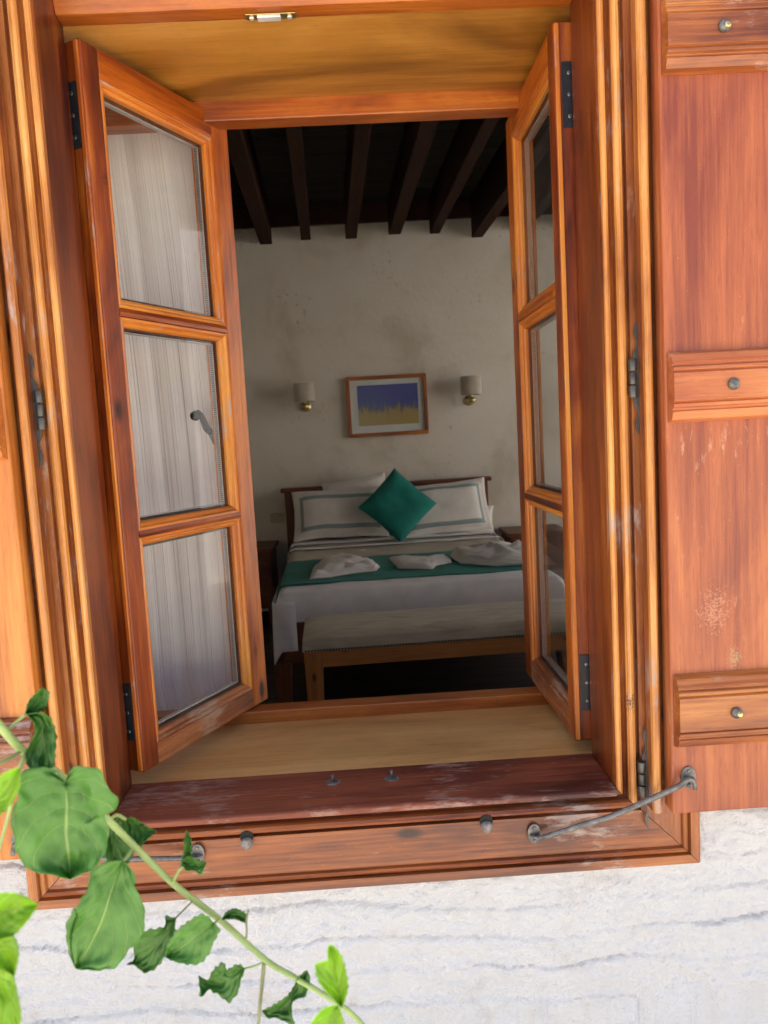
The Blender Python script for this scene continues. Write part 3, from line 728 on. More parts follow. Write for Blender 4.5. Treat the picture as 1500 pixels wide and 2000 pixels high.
# sheet corner hanging low at the foot, left
bm = bmesh.new(); cn = []
for j in range(15):
    t = j / 14; row = []
    for i in range(15):
        u = i / 14
        ex = -.775 + .10 * u ; ey = -1.70 - .47 * u
        if u > .8: ex = -.695 + (u - .8) * .35; ey = -2.18
        low = .17 + .15 * math.sin(min(1, u / .8) * math.pi * .5) ** 2 * (1 if u < .85 else .55)
        row.append(bm.verts.new((-.768 - .014 * math.sin(u * 9) * t if u <= .8 else -.762 + (u - .8) * .55, -1.70 - .60 * min(u, .8) , MT - .03 - t * low)))
    cn.append(row)
for a, b in zip(cn[:-1], cn[1:]):
    for k in range(14): bm.faces.new([a[k], a[k + 1], b[k + 1], b[k]])
o = obj('sheet_corner', bm, M_SHEET, BED, smooth=True); o.modifiers.new('thick', 'SOLIDIFY').thickness = .004

def pillow(name, c, w, h, th, tilt, rz, rx_in, mat, parent, border=None, flange=0.03, seed=0):
    """pillow standing against the headboard. local: x width, z height, y thickness"""
    N = 26; bm = bmesh.new(); F = []; B = []
    M = Matrix.Translation(c) @ Matrix.Rotation(rz, 4, 'Z') @ Matrix.Rotation(tilt, 4, 'X') @ Matrix.Rotation(rx_in, 4, 'Y')
    def prof(u, v):
        a = max(abs(u), abs(v)); e = 1 - flange * 2 / w
        uu, vv = min(1, abs(u) / e), min(1, abs(v) / e)
        return ((1 - uu ** 4) * (1 - vv ** 4)) ** .55
    for j in range(N + 1):
        rf = []; rb = []
        for i in range(N + 1):
            u = 2 * i / N - 1; v = 2 * j / N - 1
            pin = 1 - .06 * (1 - abs(u) ** 2) * abs(v) ** 3; pin2 = 1 - .05 * (1 - abs(v) ** 2) * abs(u) ** 3
            x = u * w / 2 * pin2; z = v * h / 2 * pin; t = th / 2 * prof(u, v) + .003
            wv = .007 * mn.noise(Vector((u * 2.5 + seed, v * 2.5, seed)))
            sag = .012 * mn.noise(Vector((u * 1.3, v * 1.3, seed + 5)))
            rf.append(bm.verts.new(M @ Vector((x, -t + wv, z + sag)))); rb.append(bm.verts.new(M @ Vector((x, t + wv, z + sag))))
        F.append(rf); B.append(rb)
    for j in range(N):
        for i in range(N):
            u = 2 * (i + .5) / N - 1; v = 2 * (j + .5) / N - 1; a = max(abs(u) * w / 2 - w / 2, abs(v) * h / 2 - h / 2)
            mi = 1 if (border and -border[1] < a < -border[0]) else 0
            f = bm.faces.new([F[j][i], F[j][i + 1], F[j + 1][i + 1], F[j + 1][i]]); f.material_index = mi
            bm.faces.new([B[j][i], B[j + 1][i], B[j + 1][i + 1], B[j][i + 1]])
    for i in range(N):
        bm.faces.new([F[0][i], B[0][i], B[0][i + 1], F[0][i + 1]]); bm.faces.new([F[N][i], F[N][i + 1], B[N][i + 1], B[N][i]])
        bm.faces.new([F[i][0], F[i + 1][0], B[i + 1][0], B[i][0]]); bm.faces.new([F[i][N], B[i][N], B[i + 1][N], F[i + 1][N]])
    return obj(name, bm, [mat, M_SATIN], parent, smooth=True)
def top(c, label, cat, grp=None): return tag(c, label, cat, grp)
MZ = FZ + MT
def cpos(px, py, y): return PX(px, py, y)
c = cpos(664, 1003, 4.62); pl_ = pillow('pillow', Vector((c.x, 4.62, c.z + .0)), .72, .40, .15, R(-24), BR, 0, M_PILLOW, None, (.055, .085), .05, 1)
top(pl_, 'white pillow with grey satin band, left of the teal cushion', 'pillow', 'banded white pillows')
c = cpos(862, 992, 4.62); pl_ = pillow('pillow', Vector((c.x + .02, 4.62, c.z)), .70, .42, .15, R(-24), BR, R(-3), M_PILLOW, None, (.055, .085), .05, 7)
top(pl_, 'white pillow with grey satin band, right of the teal cushion', 'pillow', 'banded white pillows')
c = cpos(700, 985, 4.76); pl_ = pillow('pillow', Vector((c.x, 4.765, c.z)), .50, .42, .09, R(-10), BR, R(-8), M_PILLOW, None, None, .02, 11)
top(pl_, 'plain white pillow whose corner peeps out behind the banded one', 'pillow')
c = cpos(860, 1025, 4.76); pl_ = pillow('pillow', Vector((c.x + .03, 4.765, c.z)), .80, .24, .09, R(-10), BR, R(0), M_PILLOW, None, None, .02, 17)
top(pl_, 'plain white pillow lying hidden behind the right banded one with a low corner showing', 'pillow')
c = cpos(777, 987, 4.47); pl_ = pillow('cushion', Vector((c.x, 4.47, c.z)), .415, .415, .12, R(-22), BR, R(45), M_TEAL, None, None, .008, 23)
top(pl_, 'square teal cushion standing on its corner against the white pillows', 'cushion')

def towel(px0, py0, px1, py1, hh, label, seed, shape):
    """folded towel fan lying on the runner; shape: outline as fractions of its box"""
    z = MZ + .014
    def flo(px, py):
        d = cf + cr * ((px - 750) / FPX) - cu * ((py - 1000) / FPX); return CAM + d * ((z - CAM.z) / d.z)
    pts = [flo(px0 + (px1 - px0) * a, py0 + (py1 - py0) * b) for a, b in shape]
    c = sum(pts, Vector()) / len(pts); bm = bmesh.new(); N = len(pts); rings = []
    fine = []
    for i in range(N):
        for q in range(4): fine.append(pts[i].lerp(pts[(i + 1) % N], q / 4))
    for (f, h) in ((1, 0), (1.0, .12), (.985, .20), (.96, .22), (.95, .36), (.93, .44), (.88, .46), (.86, .60), (.78, .68), (.66, .80), (.5, .92), (.35, .97), (.18, 1.0)):
        ring = []
        for i, p_ in enumerate(fine):
            q = c + (p_ - c) * (f + .02 * mn.noise(Vector((i * .8, f * 9, seed)))); a = math.atan2(p_.y - c.y, p_.x - c.x)
            rdg = abs(math.sin(a * 3.5 + seed + f * 2.2)) ** .6 - .6
            fold = .42 * rdg * (1 if f > .3 else .3) * f
            ring.append(bm.verts.new((q.x, q.y, z + hh * max(0, h + (fold * min(1, h * 2.5) if h > 0 else 0)) * (.8 + .5 * mn.noise(Vector((q.x * 14, q.y * 14, seed)))))))
        rings.append(ring)
    n = len(fine)
    for a, b in zip(rings[:-1], rings[1:]):
        for k in range(n): bm.faces.new([a[k], a[(k + 1) % n], b[(k + 1) % n], b[k]])
    bm.faces.new(rings[-1]); bm.faces.new(rings[0])
    return tag(obj('towel', bm, M_TOWEL, None, smooth=True), label, 'towel', 'folded towels on the runner')
towel(605, 1088, 742, 1132, .058, 'white towel folded like a shell at the left end of the teal runner', 1, [(0, 1), (.05, .55), (.22, .1), (.45, .0), (.85, .18), (1, .45), (.95, .62), (.6, .75), (.3, .9)])
towel(760, 1087, 882, 1112, .036, 'small narrow folded white towel in the middle of the teal runner', 3, [(0, .2), (.12, .15), (.5, .2), (.9, 0), (.98, .15), (1, .5), (.75, .75), (.7, 1), (.15, .95), (.08, .6)])
towel(880, 1072, 1060, 1106, .085, 'largest folded white towel, peaked, partly behind the right sash', 5, [(0, .5), (.1, .35), (.5, 0), (.75, .05), (1, .3), (1, .9), (.5, 1), (.1, .85)])

# ------------------------------------------------------------------ bench at the foot
BE = empty('bench', (.385, 2.36, FZ), BR)
tag(BE, 'upholstered wooden bench with nailhead trim at the foot of the bed', 'bench')
def mat_velvet():
    mt, n, l, b = new_mat('bench_velvet'); vec, raw = coords(n, l, (1.2, 6, 6))
    t = noise_n(n, l, vec, 3, 5, .6, 1.5); c = ramp(n, l, t.outputs[0], [(.35, (.40, .35, .26)), (.6, (.58, .51, .39))])
    l.new(c.outputs[0], b.inputs['Base Color']); b.inputs['Roughness'].default_value = .8; b.inputs['Sheen Weight'].default_value = .1
    w = noise_n(n, l, raw, 500, 2); bump(n, l, b, w.outputs[0], .2, .001); return mt
bw, bd, st_ = .665, .215, .435
bm = bmesh.new(); NXc, NYc = 40, 14; rows = []
for j in range(NYc + 1):
    row = []
    for i in range(NXc + 1):
        u = 2 * i / NXc - 1; v = 2 * j / NYc - 1
        row.append(bm.verts.new((u * bw, v * bd, st_ + .052 + .020 * ((1 - abs(u) ** 10) * (1 - abs(v) ** 4)) ** .6 + .0015 * mn.noise(Vector((u * 6, v * 3, 0))))))
    rows.append(row)
for j in range(NYc):
    for i in range(NXc): bm.faces.new([rows[j][i], rows[j][i + 1], rows[j + 1][i + 1], rows[j + 1][i]])
edge = [rows[0][i] for i in range(NXc)] + [rows[j][NXc] for j in range(NYc)] + [rows[NYc][i] for i in range(NXc, 0, -1)] + [rows[j][0] for j in range(NYc, 0, -1)]
low = [bm.verts.new((v.co.x * 1.006, v.co.y * 1.012, st_ - .004)) for v in edge]; n_ = len(edge)
for k in range(n_): bm.faces.new([edge[k], edge[(k + 1) % n_], low[(k + 1) % n_], low[k]])
bm.faces.new(low); obj('seat', bm, mat_velvet(), BE, .006, smooth=True)
bx('apron', (-bw + .08, bw - .08, -bd + .002, -bd + .027, st_ - .075, st_ - .0045), W_BENCH[X], BE, .002)
bx('apron', (-bw + .08, bw - .08, bd - .027, bd - .002, st_ - .075, st_ - .0045), W_BENCH[X], BE, .002)
bx('apron', (-bw + .003, -bw + .028, -bd + .08, bd - .08, st_ - .075, st_ - .0045), W_BENCH[Y], BE, .002)
bx('apron', (bw - .028, bw - .003, -bd + .08, bd - .08, st_ - .075, st_ - .0045), W_BENCH[Y], BE, .002)
for sx in (-1, 1):
    for sy in (-1, 1):
        bm = bmesh.new(); o1 = (sx * (bw - .002), sy * (bd - .001)); wt, wb = .078, .056
        hi = [bm.verts.new((o1[0] - sx * wt * a, o1[1] - sy * wt * b * .8, st_ - .0045)) for a, b in ((0, 0), (1, 0), (1, 1), (0, 1))]
        lo = [bm.verts.new((o1[0] - sx * (.006 + wb * a), o1[1] - sy * (.004 + wb * b * .8), 0)) for a, b in ((0, 0), (1, 0), (1, 1), (0, 1))]
        for k in range(4): bm.faces.new([lo[k], lo[(k + 1) % 4], hi[(k + 1) % 4], hi[k]])
        bm.faces.new(lo); bm.faces.new(hi); obj('leg', bm, W_BENCH[Z], BE, .002)
bm = bmesh.new()
for k in range(98):
    lathe(bm, [(.0050, .0), (.0040, -.0025), (.001, -.0035)], (-bw + .012 + k * .0133, -bd * 1.012 - .0005, st_ + .003), 'y', 6)
for k in range(30):
    lathe(bm, [(.0050, .0), (.0040, -.0025), (.001, -.0035)], (-bw * 1.006 - .0005, -bd + .012 + k * .0133, st_ + .003), 'x', 6)
tag(obj('nailhead_trim', bm, plain('nailheads', (.02, .017, .014), .4, .5), BE), kind='stuff')

# ------------------------------------------------------------------ nightstands
def nightstand(x0, x1, label):
    o = empty('nightstand', ((x0 + x1) / 2, 4.70, FZ)); tag(o, label, 'nightstand', 'nightstands either side of the bed'); w = (x1 - x0) / 2
    bx('top', (-w, w, -.22, .22, .545, .575), W_BED[X], o, .004); bx('cabinet', (-w + .02, w - .02, -.20, .20, .12, .5445), W_BED[X], o, .003)
    bx('drawer', (-w + .035, w - .035, -.212, -.2005, .36, .53), W_BED[X], o, .003)
    bm = bmesh.new(); lathe(bm, [(.006, 0), (.006, -.015), (.013, -.022), (.006, -.03)], (0, -.212, .45), 'y', 12); obj('knob', bm, M_BRASS, o)
    for sx in (-1, 1):
        for sy in (-1, 1): bx('leg', (sx * (w - .045) - .02, sx * (w - .045) + .02, sy * .17 - .02, sy * .17 + .02, 0, .1195), W_BED[Z], o, .003)
nightstand(-1.12, -.66, 'dark nightstand in the shadow beside the left of the headboard')
nightstand(1.10, 1.56, 'dark nightstand glimpsed at the right of the bed beside the sash')

# ------------------------------------------------------------------ picture, sconces, socket
def mat_painting():
    mt, n, l, b = new_mat('painting'); tc = n.new('ShaderNodeTexCoord'); sep = n.new('ShaderNodeSeparateXYZ'); l.new(tc.outputs['UV'], sep.inputs[0])
    mp = n.new('ShaderNodeMapping'); mp.inputs['Scale'].default_value = (17, 2.0, 1); l.new(tc.outputs['UV'], mp.inputs[0])
    t = noise_n(n, l, mp.outputs[0], 1, 4, .6, .4)
    e = math_n(n, l, 'MULTIPLY_ADD', t.outputs[0], .85, sep.outputs[1]); r = ramp(n, l, e, [(.60, (.46, .33, .07)), (.76, (.42, .30, .10)), (.84, (.16, .13, .16)), (.92, (.05, .09, .32)), (1.0, (.03, .06, .40))])
    w = noise_n(n, l, tc.outputs['UV'], 14, 5, .7); sp = ramp(n, l, w.outputs[0], [(.30, (1, 1, 1)), (.36, (0, 0, 0))])
    c = mixc(n, l, math_n(n, l, 'MULTIPLY', sp.outputs[0], .6), r.outputs[0], (.03, .025, .05))
    l.new(c, b.inputs['Base Color']); b.inputs['Roughness'].default_value = .5; return mt
x0, x1, z0, z1 = -.052, .580, .578, 1.049
PI_ = empty('framed_picture', ((x0 + x1) / 2, 4.945, z0)); tag(PI_, 'framed blue and yellow abstract painting with pale mat above the bed', 'picture')
w_, h_ = (x1 - x0) / 2, z1 - z0; fw = .028
for b, ax in (((-w_, w_, -.03, 0, 0, fw), X), ((-w_, w_, -.03, 0, h_ - fw, h_), X), ((-w_, -w_ + fw, -.0295, 0, fw + .0005, h_ - fw - .0005), Z), ((w_ - fw, w_, -.0295, 0, fw + .0005, h_ - fw - .0005), Z)):
    bx('frame', b, W_TRIM[ax], PI_, .002)
bx('mat_board', (-w_ + fw, w_ - fw, -.012, -.004, fw, h_ - fw), plain('mat_card', (.78, .80, .77), .6, var=.03, bmp=0), PI_, 0)
bm = bmesh.new(); uvl = bm.loops.layers.uv.new('UVMap'); a = [(-w_ + .085, .085), (w_ - .07, .085), (w_ - .07, h_ - .07), (-w_ + .085, h_ - .07)]
f = bm.faces.new([bm.verts.new((p[0], -.0135, p[1])) for p in a])
for lp, uv in zip(f.loops, ((0, 0), (1, 0), (1, 1), (0, 1))): lp[uvl].uv = uv
e_ = bmesh.ops.extrude_face_region(bm, geom=[f]); bmesh.ops.translate(bm, vec=(0, .0012, 0), verts=[v for v in e_['geom'] if isinstance(v, bmesh.types.BMVert)])
obj('painting', bm, mat_painting(), PI_)
bx('glass', (-w_ + fw, w_ - fw, -.020, -.018, fw, h_ - fw), M_PGLASS, PI_, 0)

M_SHADE = cloth('lamp_shade', (.50, .44, .36), weave=600)
def sconce(cx, zt, zb, label):
    o = empty('wall_lamp', (cx, RYB, zb)); tag(o, label, 'wall lamp', 'wall lamps either side of the picture'); h = zt - zb
    bm = bmesh.new(); n = 28; hs = h * .62; rings = []
    for (rx, ry, z, ins) in ((.078, .085, h - hs, 0), (.078, .085, h, 0), (.074, .081, h, 1), (.074, .081, h - hs, 1)):
        rings.append([bm.verts.new((rx * math.copysign(abs(math.cos(t)) ** .8, math.cos(t)), -.13 + ry * math.copysign(abs(math.sin(t)) ** .8, math.sin(t)), z)) for t in [2 * math.pi * k / n for k in range(n)]])
    for q in range(4):
        a, b = rings[q], rings[(q + 1) % 4]
        for k in range(n): bm.faces.new([a[k], a[(k + 1) % n], b[(k + 1) % n], b[k]])
    obj('lamp_shade', bm, M_SHADE, o, smooth=False)
    bm = bmesh.new(); lathe(bm, [(.042, 0), (.042, -.006), (.036, -.016), (.012, -.022), (.008, -.03)], (0, 0, h * .22), 'y', 24)
    obj('wall_plate', bm, M_BRASS, o)
    bm = bmesh.new(); tube(bm, smooth_curve([(0, -.02, h * .22), (0, -.07, h * .10), (0, -.115, h * .12), (0, -.13, h * .3), (0, -.13, h * .55)], 5), .007, 10)
    lathe(bm, [(.004, -.03), (.022, -.022), (.034, -.004), (.034, .012), (.02, .022), (.008, .026)], (0, -.13, h * .2), 'z', 20); obj('arm', bm, M_BRASS, o)
sconce(-.375, 1.012, .79, 'beige shaded wall lamp to the left of the picture on the grey wall')
sconce(.915, .998, .77, 'beige shaded wall lamp to the right of the picture near the flaking plaster')
SK = bx('socket_plate', (-.715, -.60, 4.938, RYB - .0005, -.065, .015), plain('socket_plastic', (.5, .44, .32), .4, bmp=0), None, .004)
tag(SK, 'small cream socket plate on the wall beside the headboard', 'socket')

# ------------------------------------------------------------------ climbing plant in front
def mat_leaf(name, dark, mid, vein, trans):
    mt, n, l, b = new_mat(name); tc = n.new('ShaderNodeTexCoord'); sep = n.new('ShaderNodeSeparateXYZ'); l.new(tc.outputs['UV'], sep.inputs[0])
    u, v = sep.outputs[0], sep.outputs[1]
    va = math_n(n, l, 'ABSOLUTE', v)
    mid_m = ramp(n, l, va, [(.012, (1, 1, 1)), (.05, (0, 0, 0))])
    s = math_n(n, l, 'MULTIPLY_ADD', va, -.42, u); s = math_n(n, l, 'MULTIPLY', s, 6.0); fr = math_n(n, l, 'FRACT', s)
    d = math_n(n, l, 'ABSOLUTE', math_n(n, l, 'SUBTRACT', fr, .5)); sv = ramp(n, l, d, [(.012, (1, 1, 1)), (.05, (0, 0, 0))])
    vm = math_n(n, l, 'MAXIMUM', mid_m.outputs[0], math_n(n, l, 'MULTIPLY', sv.outputs[0], .55))
    vec, raw = coords(n, l); t = noise_n(n, l, raw, 45, 6, .6)
    c = ramp(n, l, t.outputs[0], [(.32, dark), (.68, mid)])
    cc = mixc(n, l, math_n(n, l, 'MULTIPLY', vm, .75), c.outputs[0], vein)
    l.new(cc, b.inputs['Base Color']); b.inputs['Roughness'].default_value = .34
    h = math_n(n, l, 'MULTIPLY_ADD', vm, -.5, math_n(n, l, 'MULTIPLY', t.outputs[0], .8)); bump(n, l, b, h, .7, .0018)
    out = n['Material Output']; tr = n.new('ShaderNodeBsdfTranslucent'); l.new(cc, tr.inputs[0])
    mx = n.new('ShaderNodeMixShader'); mx.inputs[0].default_value = trans; l.new(b.outputs[0], mx.inputs[1]); l.new(tr.outputs[0], mx.inputs[2]); l.new(mx.outputs[0], out.inputs[0])
    return mt
M_LEAF = mat_leaf('leaf_green', (.095, .28, .040), (.18, .42, .085), (.50, .68, .24), .45)
M_LEAFD = mat_leaf('leaf_deep', (.060, .19, .026), (.12, .31, .055), (.36, .54, .16), .42)
M_SUNLEAF = mat_leaf('leaf_sun_tone', (.22, .45, .015), (.33, .58, .03), (.46, .66, .12), .45)  # brighter yellow-green, sunlight put into the leaf colour
M_STEM = plain('stem_green', (.30, .40, .13), .5, 0, .25, 40, .2)
M_STEMB = plain('stem_brown', (.17, .19, .08), .5, 0, .25, 40, .2)
def resample(pts, n):
    P = smooth_curve([(a, b, 0) for a, b in pts], 6); d = [0]
    for a, b in zip(P[:-1], P[1:]): d.append(d[-1] + (b - a).length)
    out = []; k = 0
    for i in range(n + 1):
        s = d[-1] * i / n
        while k < len(d) - 2 and d[k + 1] < s: k += 1
        t = (s - d[k]) / max(1e-9, d[k + 1] - d[k]); out.append(P[k].lerp(P[k + 1], t))
    return out
def leaf(parent, mid, left, right, yb, mat, fold=.004, wave=.003, tip=0., seed=0, ser=1.6, name='leaf'):
    """mid/left/right: outlines (photo pixels) from base to tip, given real depth: plane Y=yb plus fold, curl and waves"""
    n = 44; mM, mL, mR = resample(mid, n), resample(left, n), resample(right, n)
    bm = bmesh.new(); uvl = bm.loops.layers.uv.new('UVMap'); K = 10; rows = []
    for i in range(n + 1):
        t = i / n; row = []
        for k in range(-K, K + 1):
            s = abs(k) / K; E = mL[i] if k < 0 else mR[i]; C = mM[i]
            q = C.lerp(E, s)
            if s == 1 and 0 < i < n:
                dirn = (E - C); dirn = dirn / max(1e-6, dirn.length)
                q = q + dirn * (ser * (1.1 * math.sin(i * 1.35 + seed) + 1.3 * mn.noise(Vector((i * .6, seed, k)))) )
            y = yb - fold * s ** 1.3 * 1.0 + wave * (math.sin(t * 9 + seed + (1.5 if k > 0 else 0)) * s * s + .8 * mn.noise(Vector((t * 4, k * .35, seed)))) + tip * t * t - wave * .20 * math.cos(2 * math.pi * 6 * (t - .42 * s)) * min(1, s * 4) * (1 - s * .4) + wave * .42 * mn.noise(Vector((t * 7, k * .35, seed + 3))) * min(1, s * 3)
            row.append((bm.verts.new(PX(q.x, q.y, y)), t, k / K))
        rows.append(row)
    for a, b in zip(rows[:-1], rows[1:]):
        for k in range(2 * K):
            q = [a[k], a[k + 1], b[k + 1], b[k]]
            f = bm.faces.new([z[0] for z in q]); f.smooth = True
            for lp, z in zip(f.loops, q): lp[uvl].uv = (z[1], z[2])
    bmesh.ops.remove_doubles(bm, verts=bm.verts, dist=.00004)
    o = obj(name, bm, mat, parent, smooth=True); o.modifiers.new('thick', 'SOLIDIFY').thickness = .0004
    return o
def twig(parent, pts, rad, mat, name='stem'):
    P = smooth_curve([PX(a, b, y) for a, b, y in pts], 6); bm = bmesh.new()
    if isinstance(rad, tuple): rad = [rad[0] + (rad[1] - rad[0]) * i / (len(P) - 1) for i in range(len(P))]
    rad = [r_ * (1 + .10 * mn.noise(Vector((i * .7, 0, 0)))) for i, r_ in enumerate(rad)] if isinstance(rad, list) else rad
    tube(bm, P, rad, 10); return obj(name, bm, mat, parent, smooth=True)
VY = -.60
VINE = empty('climbing_branch', PX(0, 1415, VY - .05)); tag(VINE, 'long green leafy branch slanting down across the lower left in front of the window', 'plant')
VINE_off = VINE.location.copy()
class Sub: pass
def local(o):   # keep world positions under the parent
    o.location = -VINE_off; return o
YS = [(-30, 1390, VY - .045), (0, 1418, VY - .04), (45, 1466, VY - .03), (110, 1508, VY - .02), (165, 1555, VY - .015), (215, 1605, VY - .01), (265, 1655, VY), (340, 1727, VY + .005), (430, 1797, VY + .01), (520, 1876, VY), (570, 1906, VY - .005), (625, 1938, VY - .01), (680, 1974, VY - .015), (715, 2010, VY - .02)]
local(twig(VINE, YS, (.0031, .0019), M_STEM))
for pts, r_, mt in (
    ([(14, 1430, VY - .035), (30, 1412, VY - .03), (50, 1395, VY - .03)], .0011, M_STEM),
    ([(45, 1466, VY - .03), (20, 1480, VY - .04), (-15, 1497, VY - .05)], .0012, M_STEM),
    ([(50, 1472, VY - .03), (42, 1490, VY - .05), (30, 1530, VY - .06), (14, 1600, VY - .06), (-8, 1680, VY - .06)], (.0016, .0010), M_STEM),
    ([(110, 1508, VY - .02), (118, 1520, VY - .035), (124, 1532, VY - .04)], .0014, M_STEM),
    ([(213, 1603, VY - .01), (228, 1592, VY), (245, 1600, VY + .01)], .0013, M_STEM),
    ([(262, 1652, VY), (252, 1668, VY - .005), (241, 1682, VY - .01)], .0011, M_STEM),
    ([(338, 1722, VY + .003), (350, 1700, VY), (362, 1688, VY)], .0011, M_STEM),
    ([(374, 1762, VY), (356, 1780, VY), (340, 1796, VY)], .0007, M_STEMB),
    ([(428, 1796, VY + .01), (424, 1799, VY), (416, 1806, VY)], .0010, M_STEM),
    ([(481, 1832, VY), (482, 1815, VY - .003), (481, 1800, VY - .003), (485, 1778, VY - .003)], .0008, M_STEMB),
    ([(515, 1878, VY), (500, 1886, VY), (478, 1892, VY)], .0008, M_STEM),
    ([(516, 1880, VY), (512, 1920, VY), (508, 1960, VY + .003), (503, 2020, VY + .003)], (.0016, .0012), M_STEMB),
    ([(592, 1913, VY), (597, 1903, VY), (600, 1897, VY)], .0007, M_STEM),
    ([(668, 1968, VY), (662, 1950, VY - .01), (655, 1935, VY - .01)], .0010, M_STEM)):
    local(twig(VINE, pts, r_, mt, 'stalk'))
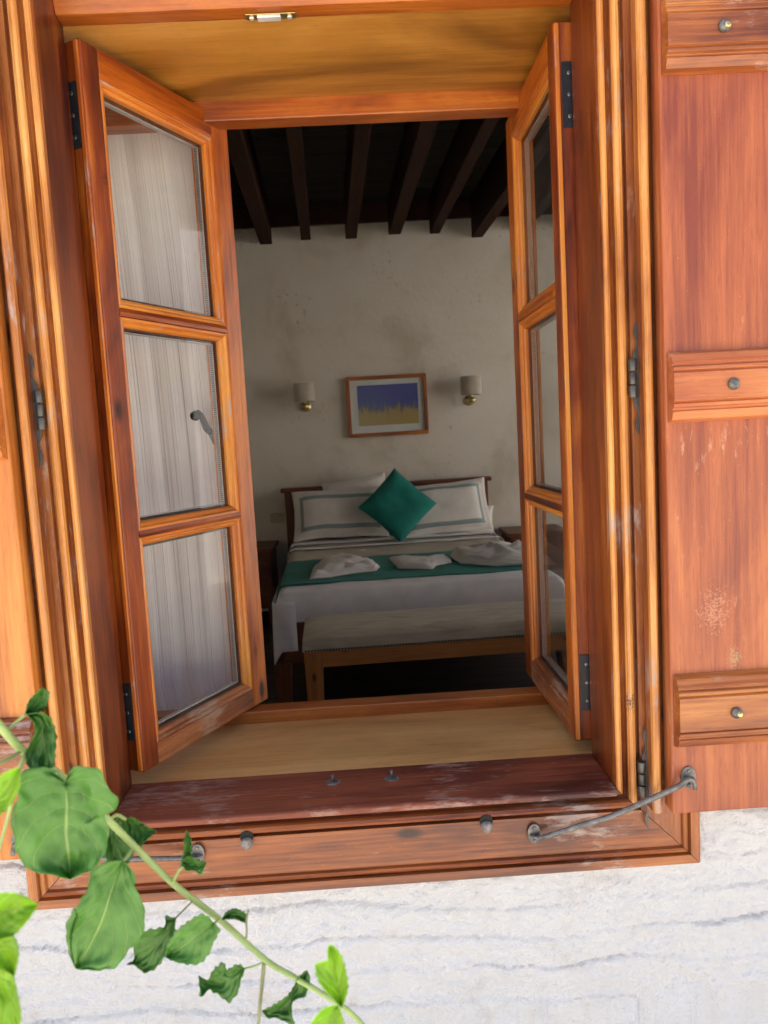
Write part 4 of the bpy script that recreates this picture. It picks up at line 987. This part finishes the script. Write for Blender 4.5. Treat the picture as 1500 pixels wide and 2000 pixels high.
LV = [
 # big round leaf
 ([(128, 1528), (131, 1575), (129, 1620), (134, 1670), (138, 1717)],
  [(128, 1528), (90, 1500), (48, 1505), (30, 1535), (36, 1560), (20, 1592), (28, 1640), (34, 1670), (62, 1702), (100, 1708), (138, 1717)],
  [(128, 1528), (140, 1502), (168, 1498), (198, 1507), (207, 1535), (229, 1558), (226, 1584), (204, 1588), (212, 1622), (205, 1662), (184, 1697), (160, 1706), (138, 1717)], VY - .045, M_LEAF, .010, .006, .004, 1, 1.5),
 # folded upper leaf
 ([(50, 1395), (78, 1398), (88, 1440), (82, 1500)], [(50, 1395), (64, 1410), (68, 1432), (56, 1456), (48, 1478), (60, 1505), (82, 1500)], [(50, 1395), (84, 1392), (102, 1408), (110, 1440), (108, 1470), (104, 1500), (82, 1500)], VY - .035, M_LEAFD, .006, .004, 0, 2, 1.6),
 ([(50, 1395), (70, 1375), (84, 1350)], [(50, 1395), (56, 1370), (74, 1350), (84, 1344)], [(50, 1395), (84, 1388), (92, 1370), (96, 1352), (84, 1344)], VY - .033, M_LEAFD, .004, .002, 0, 3, 1.4),
 # leaf behind the stem, dark
 ([(245, 1600), (262, 1612), (285, 1620), (306, 1624)], [(245, 1600), (258, 1596), (282, 1610), (306, 1624)], [(245, 1600), (244, 1640), (262, 1665), (284, 1644), (306, 1624)], VY + .02, M_LEAFD, .006, .003, 0, 4, 1.2),
 ([(235, 1592), (225, 1630), (222, 1672), (230, 1700)], [(235, 1592), (206, 1625), (203, 1660), (214, 1690), (230, 1700)], [(235, 1592), (252, 1625), (262, 1660), (252, 1684), (230, 1700)], VY + .018, M_LEAFD, .005, .003, 0, 5, 1.2),
 # long leaf
 ([(240, 1681), (220, 1735), (195, 1805), (165, 1865), (150, 1893)],
  [(240, 1681), (205, 1684), (176, 1706), (170, 1738), (145, 1775), (131, 1800), (129, 1830), (136, 1866), (150, 1893)],
  [(240, 1681), (262, 1704), (266, 1735), (280, 1765), (283, 1800), (274, 1836), (250, 1858), (228, 1888), (190, 1896), (150, 1893)], VY - .02, M_LEAF, .008, .004, .0, 6, 1.6),
 # small pair of leaves under the stem
 ([(343, 1795), (315, 1830), (285, 1868), (248, 1884)], [(343, 1795), (322, 1790), (322, 1810), (280, 1820), (262, 1850), (262, 1874), (248, 1884)], [(343, 1795), (340, 1818), (330, 1855), (310, 1885), (284, 1900), (262, 1884), (248, 1884)], VY, M_LEAFD, .005, .003, 0, 7, 1.8),
 ([(418, 1804), (390, 1824), (355, 1850), (325, 1870)], [(418, 1804), (396, 1786), (362, 1804), (338, 1824), (326, 1850), (325, 1870)], [(418, 1804), (429, 1818), (414, 1846), (412, 1858), (388, 1883), (350, 1880), (325, 1870)], VY - .01, M_LEAF, .005, .002, 0, 8, 1.6),
 ([(483, 1802), (465, 1790), (450, 1786), (434, 1796)], [(483, 1802), (480, 1785), (468, 1778), (456, 1774), (442, 1782), (434, 1796)], [(483, 1802), (474, 1800), (458, 1795), (446, 1795), (434, 1796)], VY + .003, M_LEAFD, .003, .002, 0, 9, 1.2),
 ([(478, 1892), (450, 1908), (420, 1925), (388, 1906)], [(478, 1892), (464, 1884), (444, 1894), (436, 1880), (416, 1896), (406, 1915), (388, 1906)], [(478, 1892), (470, 1915), (466, 1935), (448, 1958), (430, 1945), (408, 1932), (392, 1948), (388, 1906)], VY, M_LEAFD, .006, .003, 0, 10, 2.2),
 ([(600, 1896), (580, 1925), (565, 1955), (540, 1975), (512, 1974)], [(600, 1896), (584, 1908), (566, 1940), (540, 1960), (512, 1974)], [(600, 1896), (606, 1915), (596, 1945), (572, 1955), (570, 1985), (575, 2004), (545, 1990), (522, 1988), (512, 1974)], VY - .004, M_LEAFD, .005, .003, 0, 11, 1.5),
 ([(362, 1688), (368, 1660), (368, 1640), (364, 1622)], [(362, 1688), (352, 1690), (360, 1660), (360, 1640), (364, 1622)], [(362, 1688), (374, 1684), (374, 1655), (372, 1636), (364, 1622)], VY, M_LEAFD, .003, .002, 0, 12, 1.0),
 ([(356, 1684), (378, 1690), (400, 1690)], [(356, 1684), (366, 1672), (385, 1680), (402, 1684), (400, 1690)], [(356, 1684), (364, 1700), (380, 1700), (392, 1710), (400, 1690)], VY, M_LEAFD, .004, .002, 0, 13, 1.2),
 # bright leaves near the branch end, sunlight put into their colour
 ([(668, 1968), (660, 1930), (650, 1890), (644, 1846)], [(668, 1968), (640, 1940), (622, 1915), (617, 1884), (640, 1876), (640, 1858), (644, 1846)], [(668, 1968), (679, 1930), (675, 1895), (668, 1870), (655, 1852), (644, 1846)], VY - .14, M_SUNLEAF, .005, .0015, 0, 14, 1.2),
 ([(660, 1965), (645, 1985), (640, 2010), (640, 2040)], [(660, 1965), (636, 1968), (618, 1985), (606, 2010), (640, 2040)], [(660, 1965), (668, 1985), (672, 2010), (640, 2040)], VY - .14, M_SUNLEAF, .004, .001, 0, 15, 1.0),
]
for q in LV: local(leaf(VINE, *q[:3], q[3], q[4], q[5], q[6], q[7], q[8], q[9]))
YN = -.78
V2 = empty('sun_toned_shoot', PX(-20, 2000, YN)); tag(V2, 'leaves coloured yellow-green as if sunlit at the lower left picture edge', 'plant'); V2o = V2.location.copy()
def loc2(o): o.location = -V2o; return o
loc2(twig(V2, [(-28, 1480, YN), (-30, 1700, YN), (-25, 1850, YN), (-30, 2060, YN)], .0016, M_STEM))
for q in (
 ([(-28, 1590), (0, 1560), (22, 1530), (38, 1500)], [(-28, 1590), (-20, 1540), (5, 1512), (38, 1500)], [(-28, 1590), (0, 1590), (22, 1570), (36, 1540), (38, 1500)], M_SUNLEAF, .003, 21),
 ([(-28, 1790), (0, 1782), (38, 1772), (74, 1768)], [(-28, 1790), (-10, 1752), (15, 1744), (45, 1750), (74, 1768)], [(-28, 1790), (-10, 1835), (15, 1836), (45, 1808), (74, 1768)], M_SUNLEAF, .005, 22),
 ([(-28, 1840), (0, 1855), (15, 1880), (28, 1905)], [(-28, 1840), (0, 1835), (26, 1830), (36, 1860), (28, 1905)], [(-28, 1840), (-20, 1880), (0, 1895), (28, 1905)], M_SUNLEAF, .004, 23),
 ([(-28, 1900), (0, 1925), (18, 1965), (30, 2030)], [(-28, 1900), (0, 1885), (24, 1900), (36, 1945), (42, 1990), (30, 2030)], [(-28, 1900), (-25, 1950), (-5, 2000), (30, 2030)], M_SUNLEAF, .004, 24)):
    loc2(leaf(V2, q[0], q[1], q[2], YN - random.uniform(0, .02), q[3], q[4], .0014, 0, q[5], 1.0))
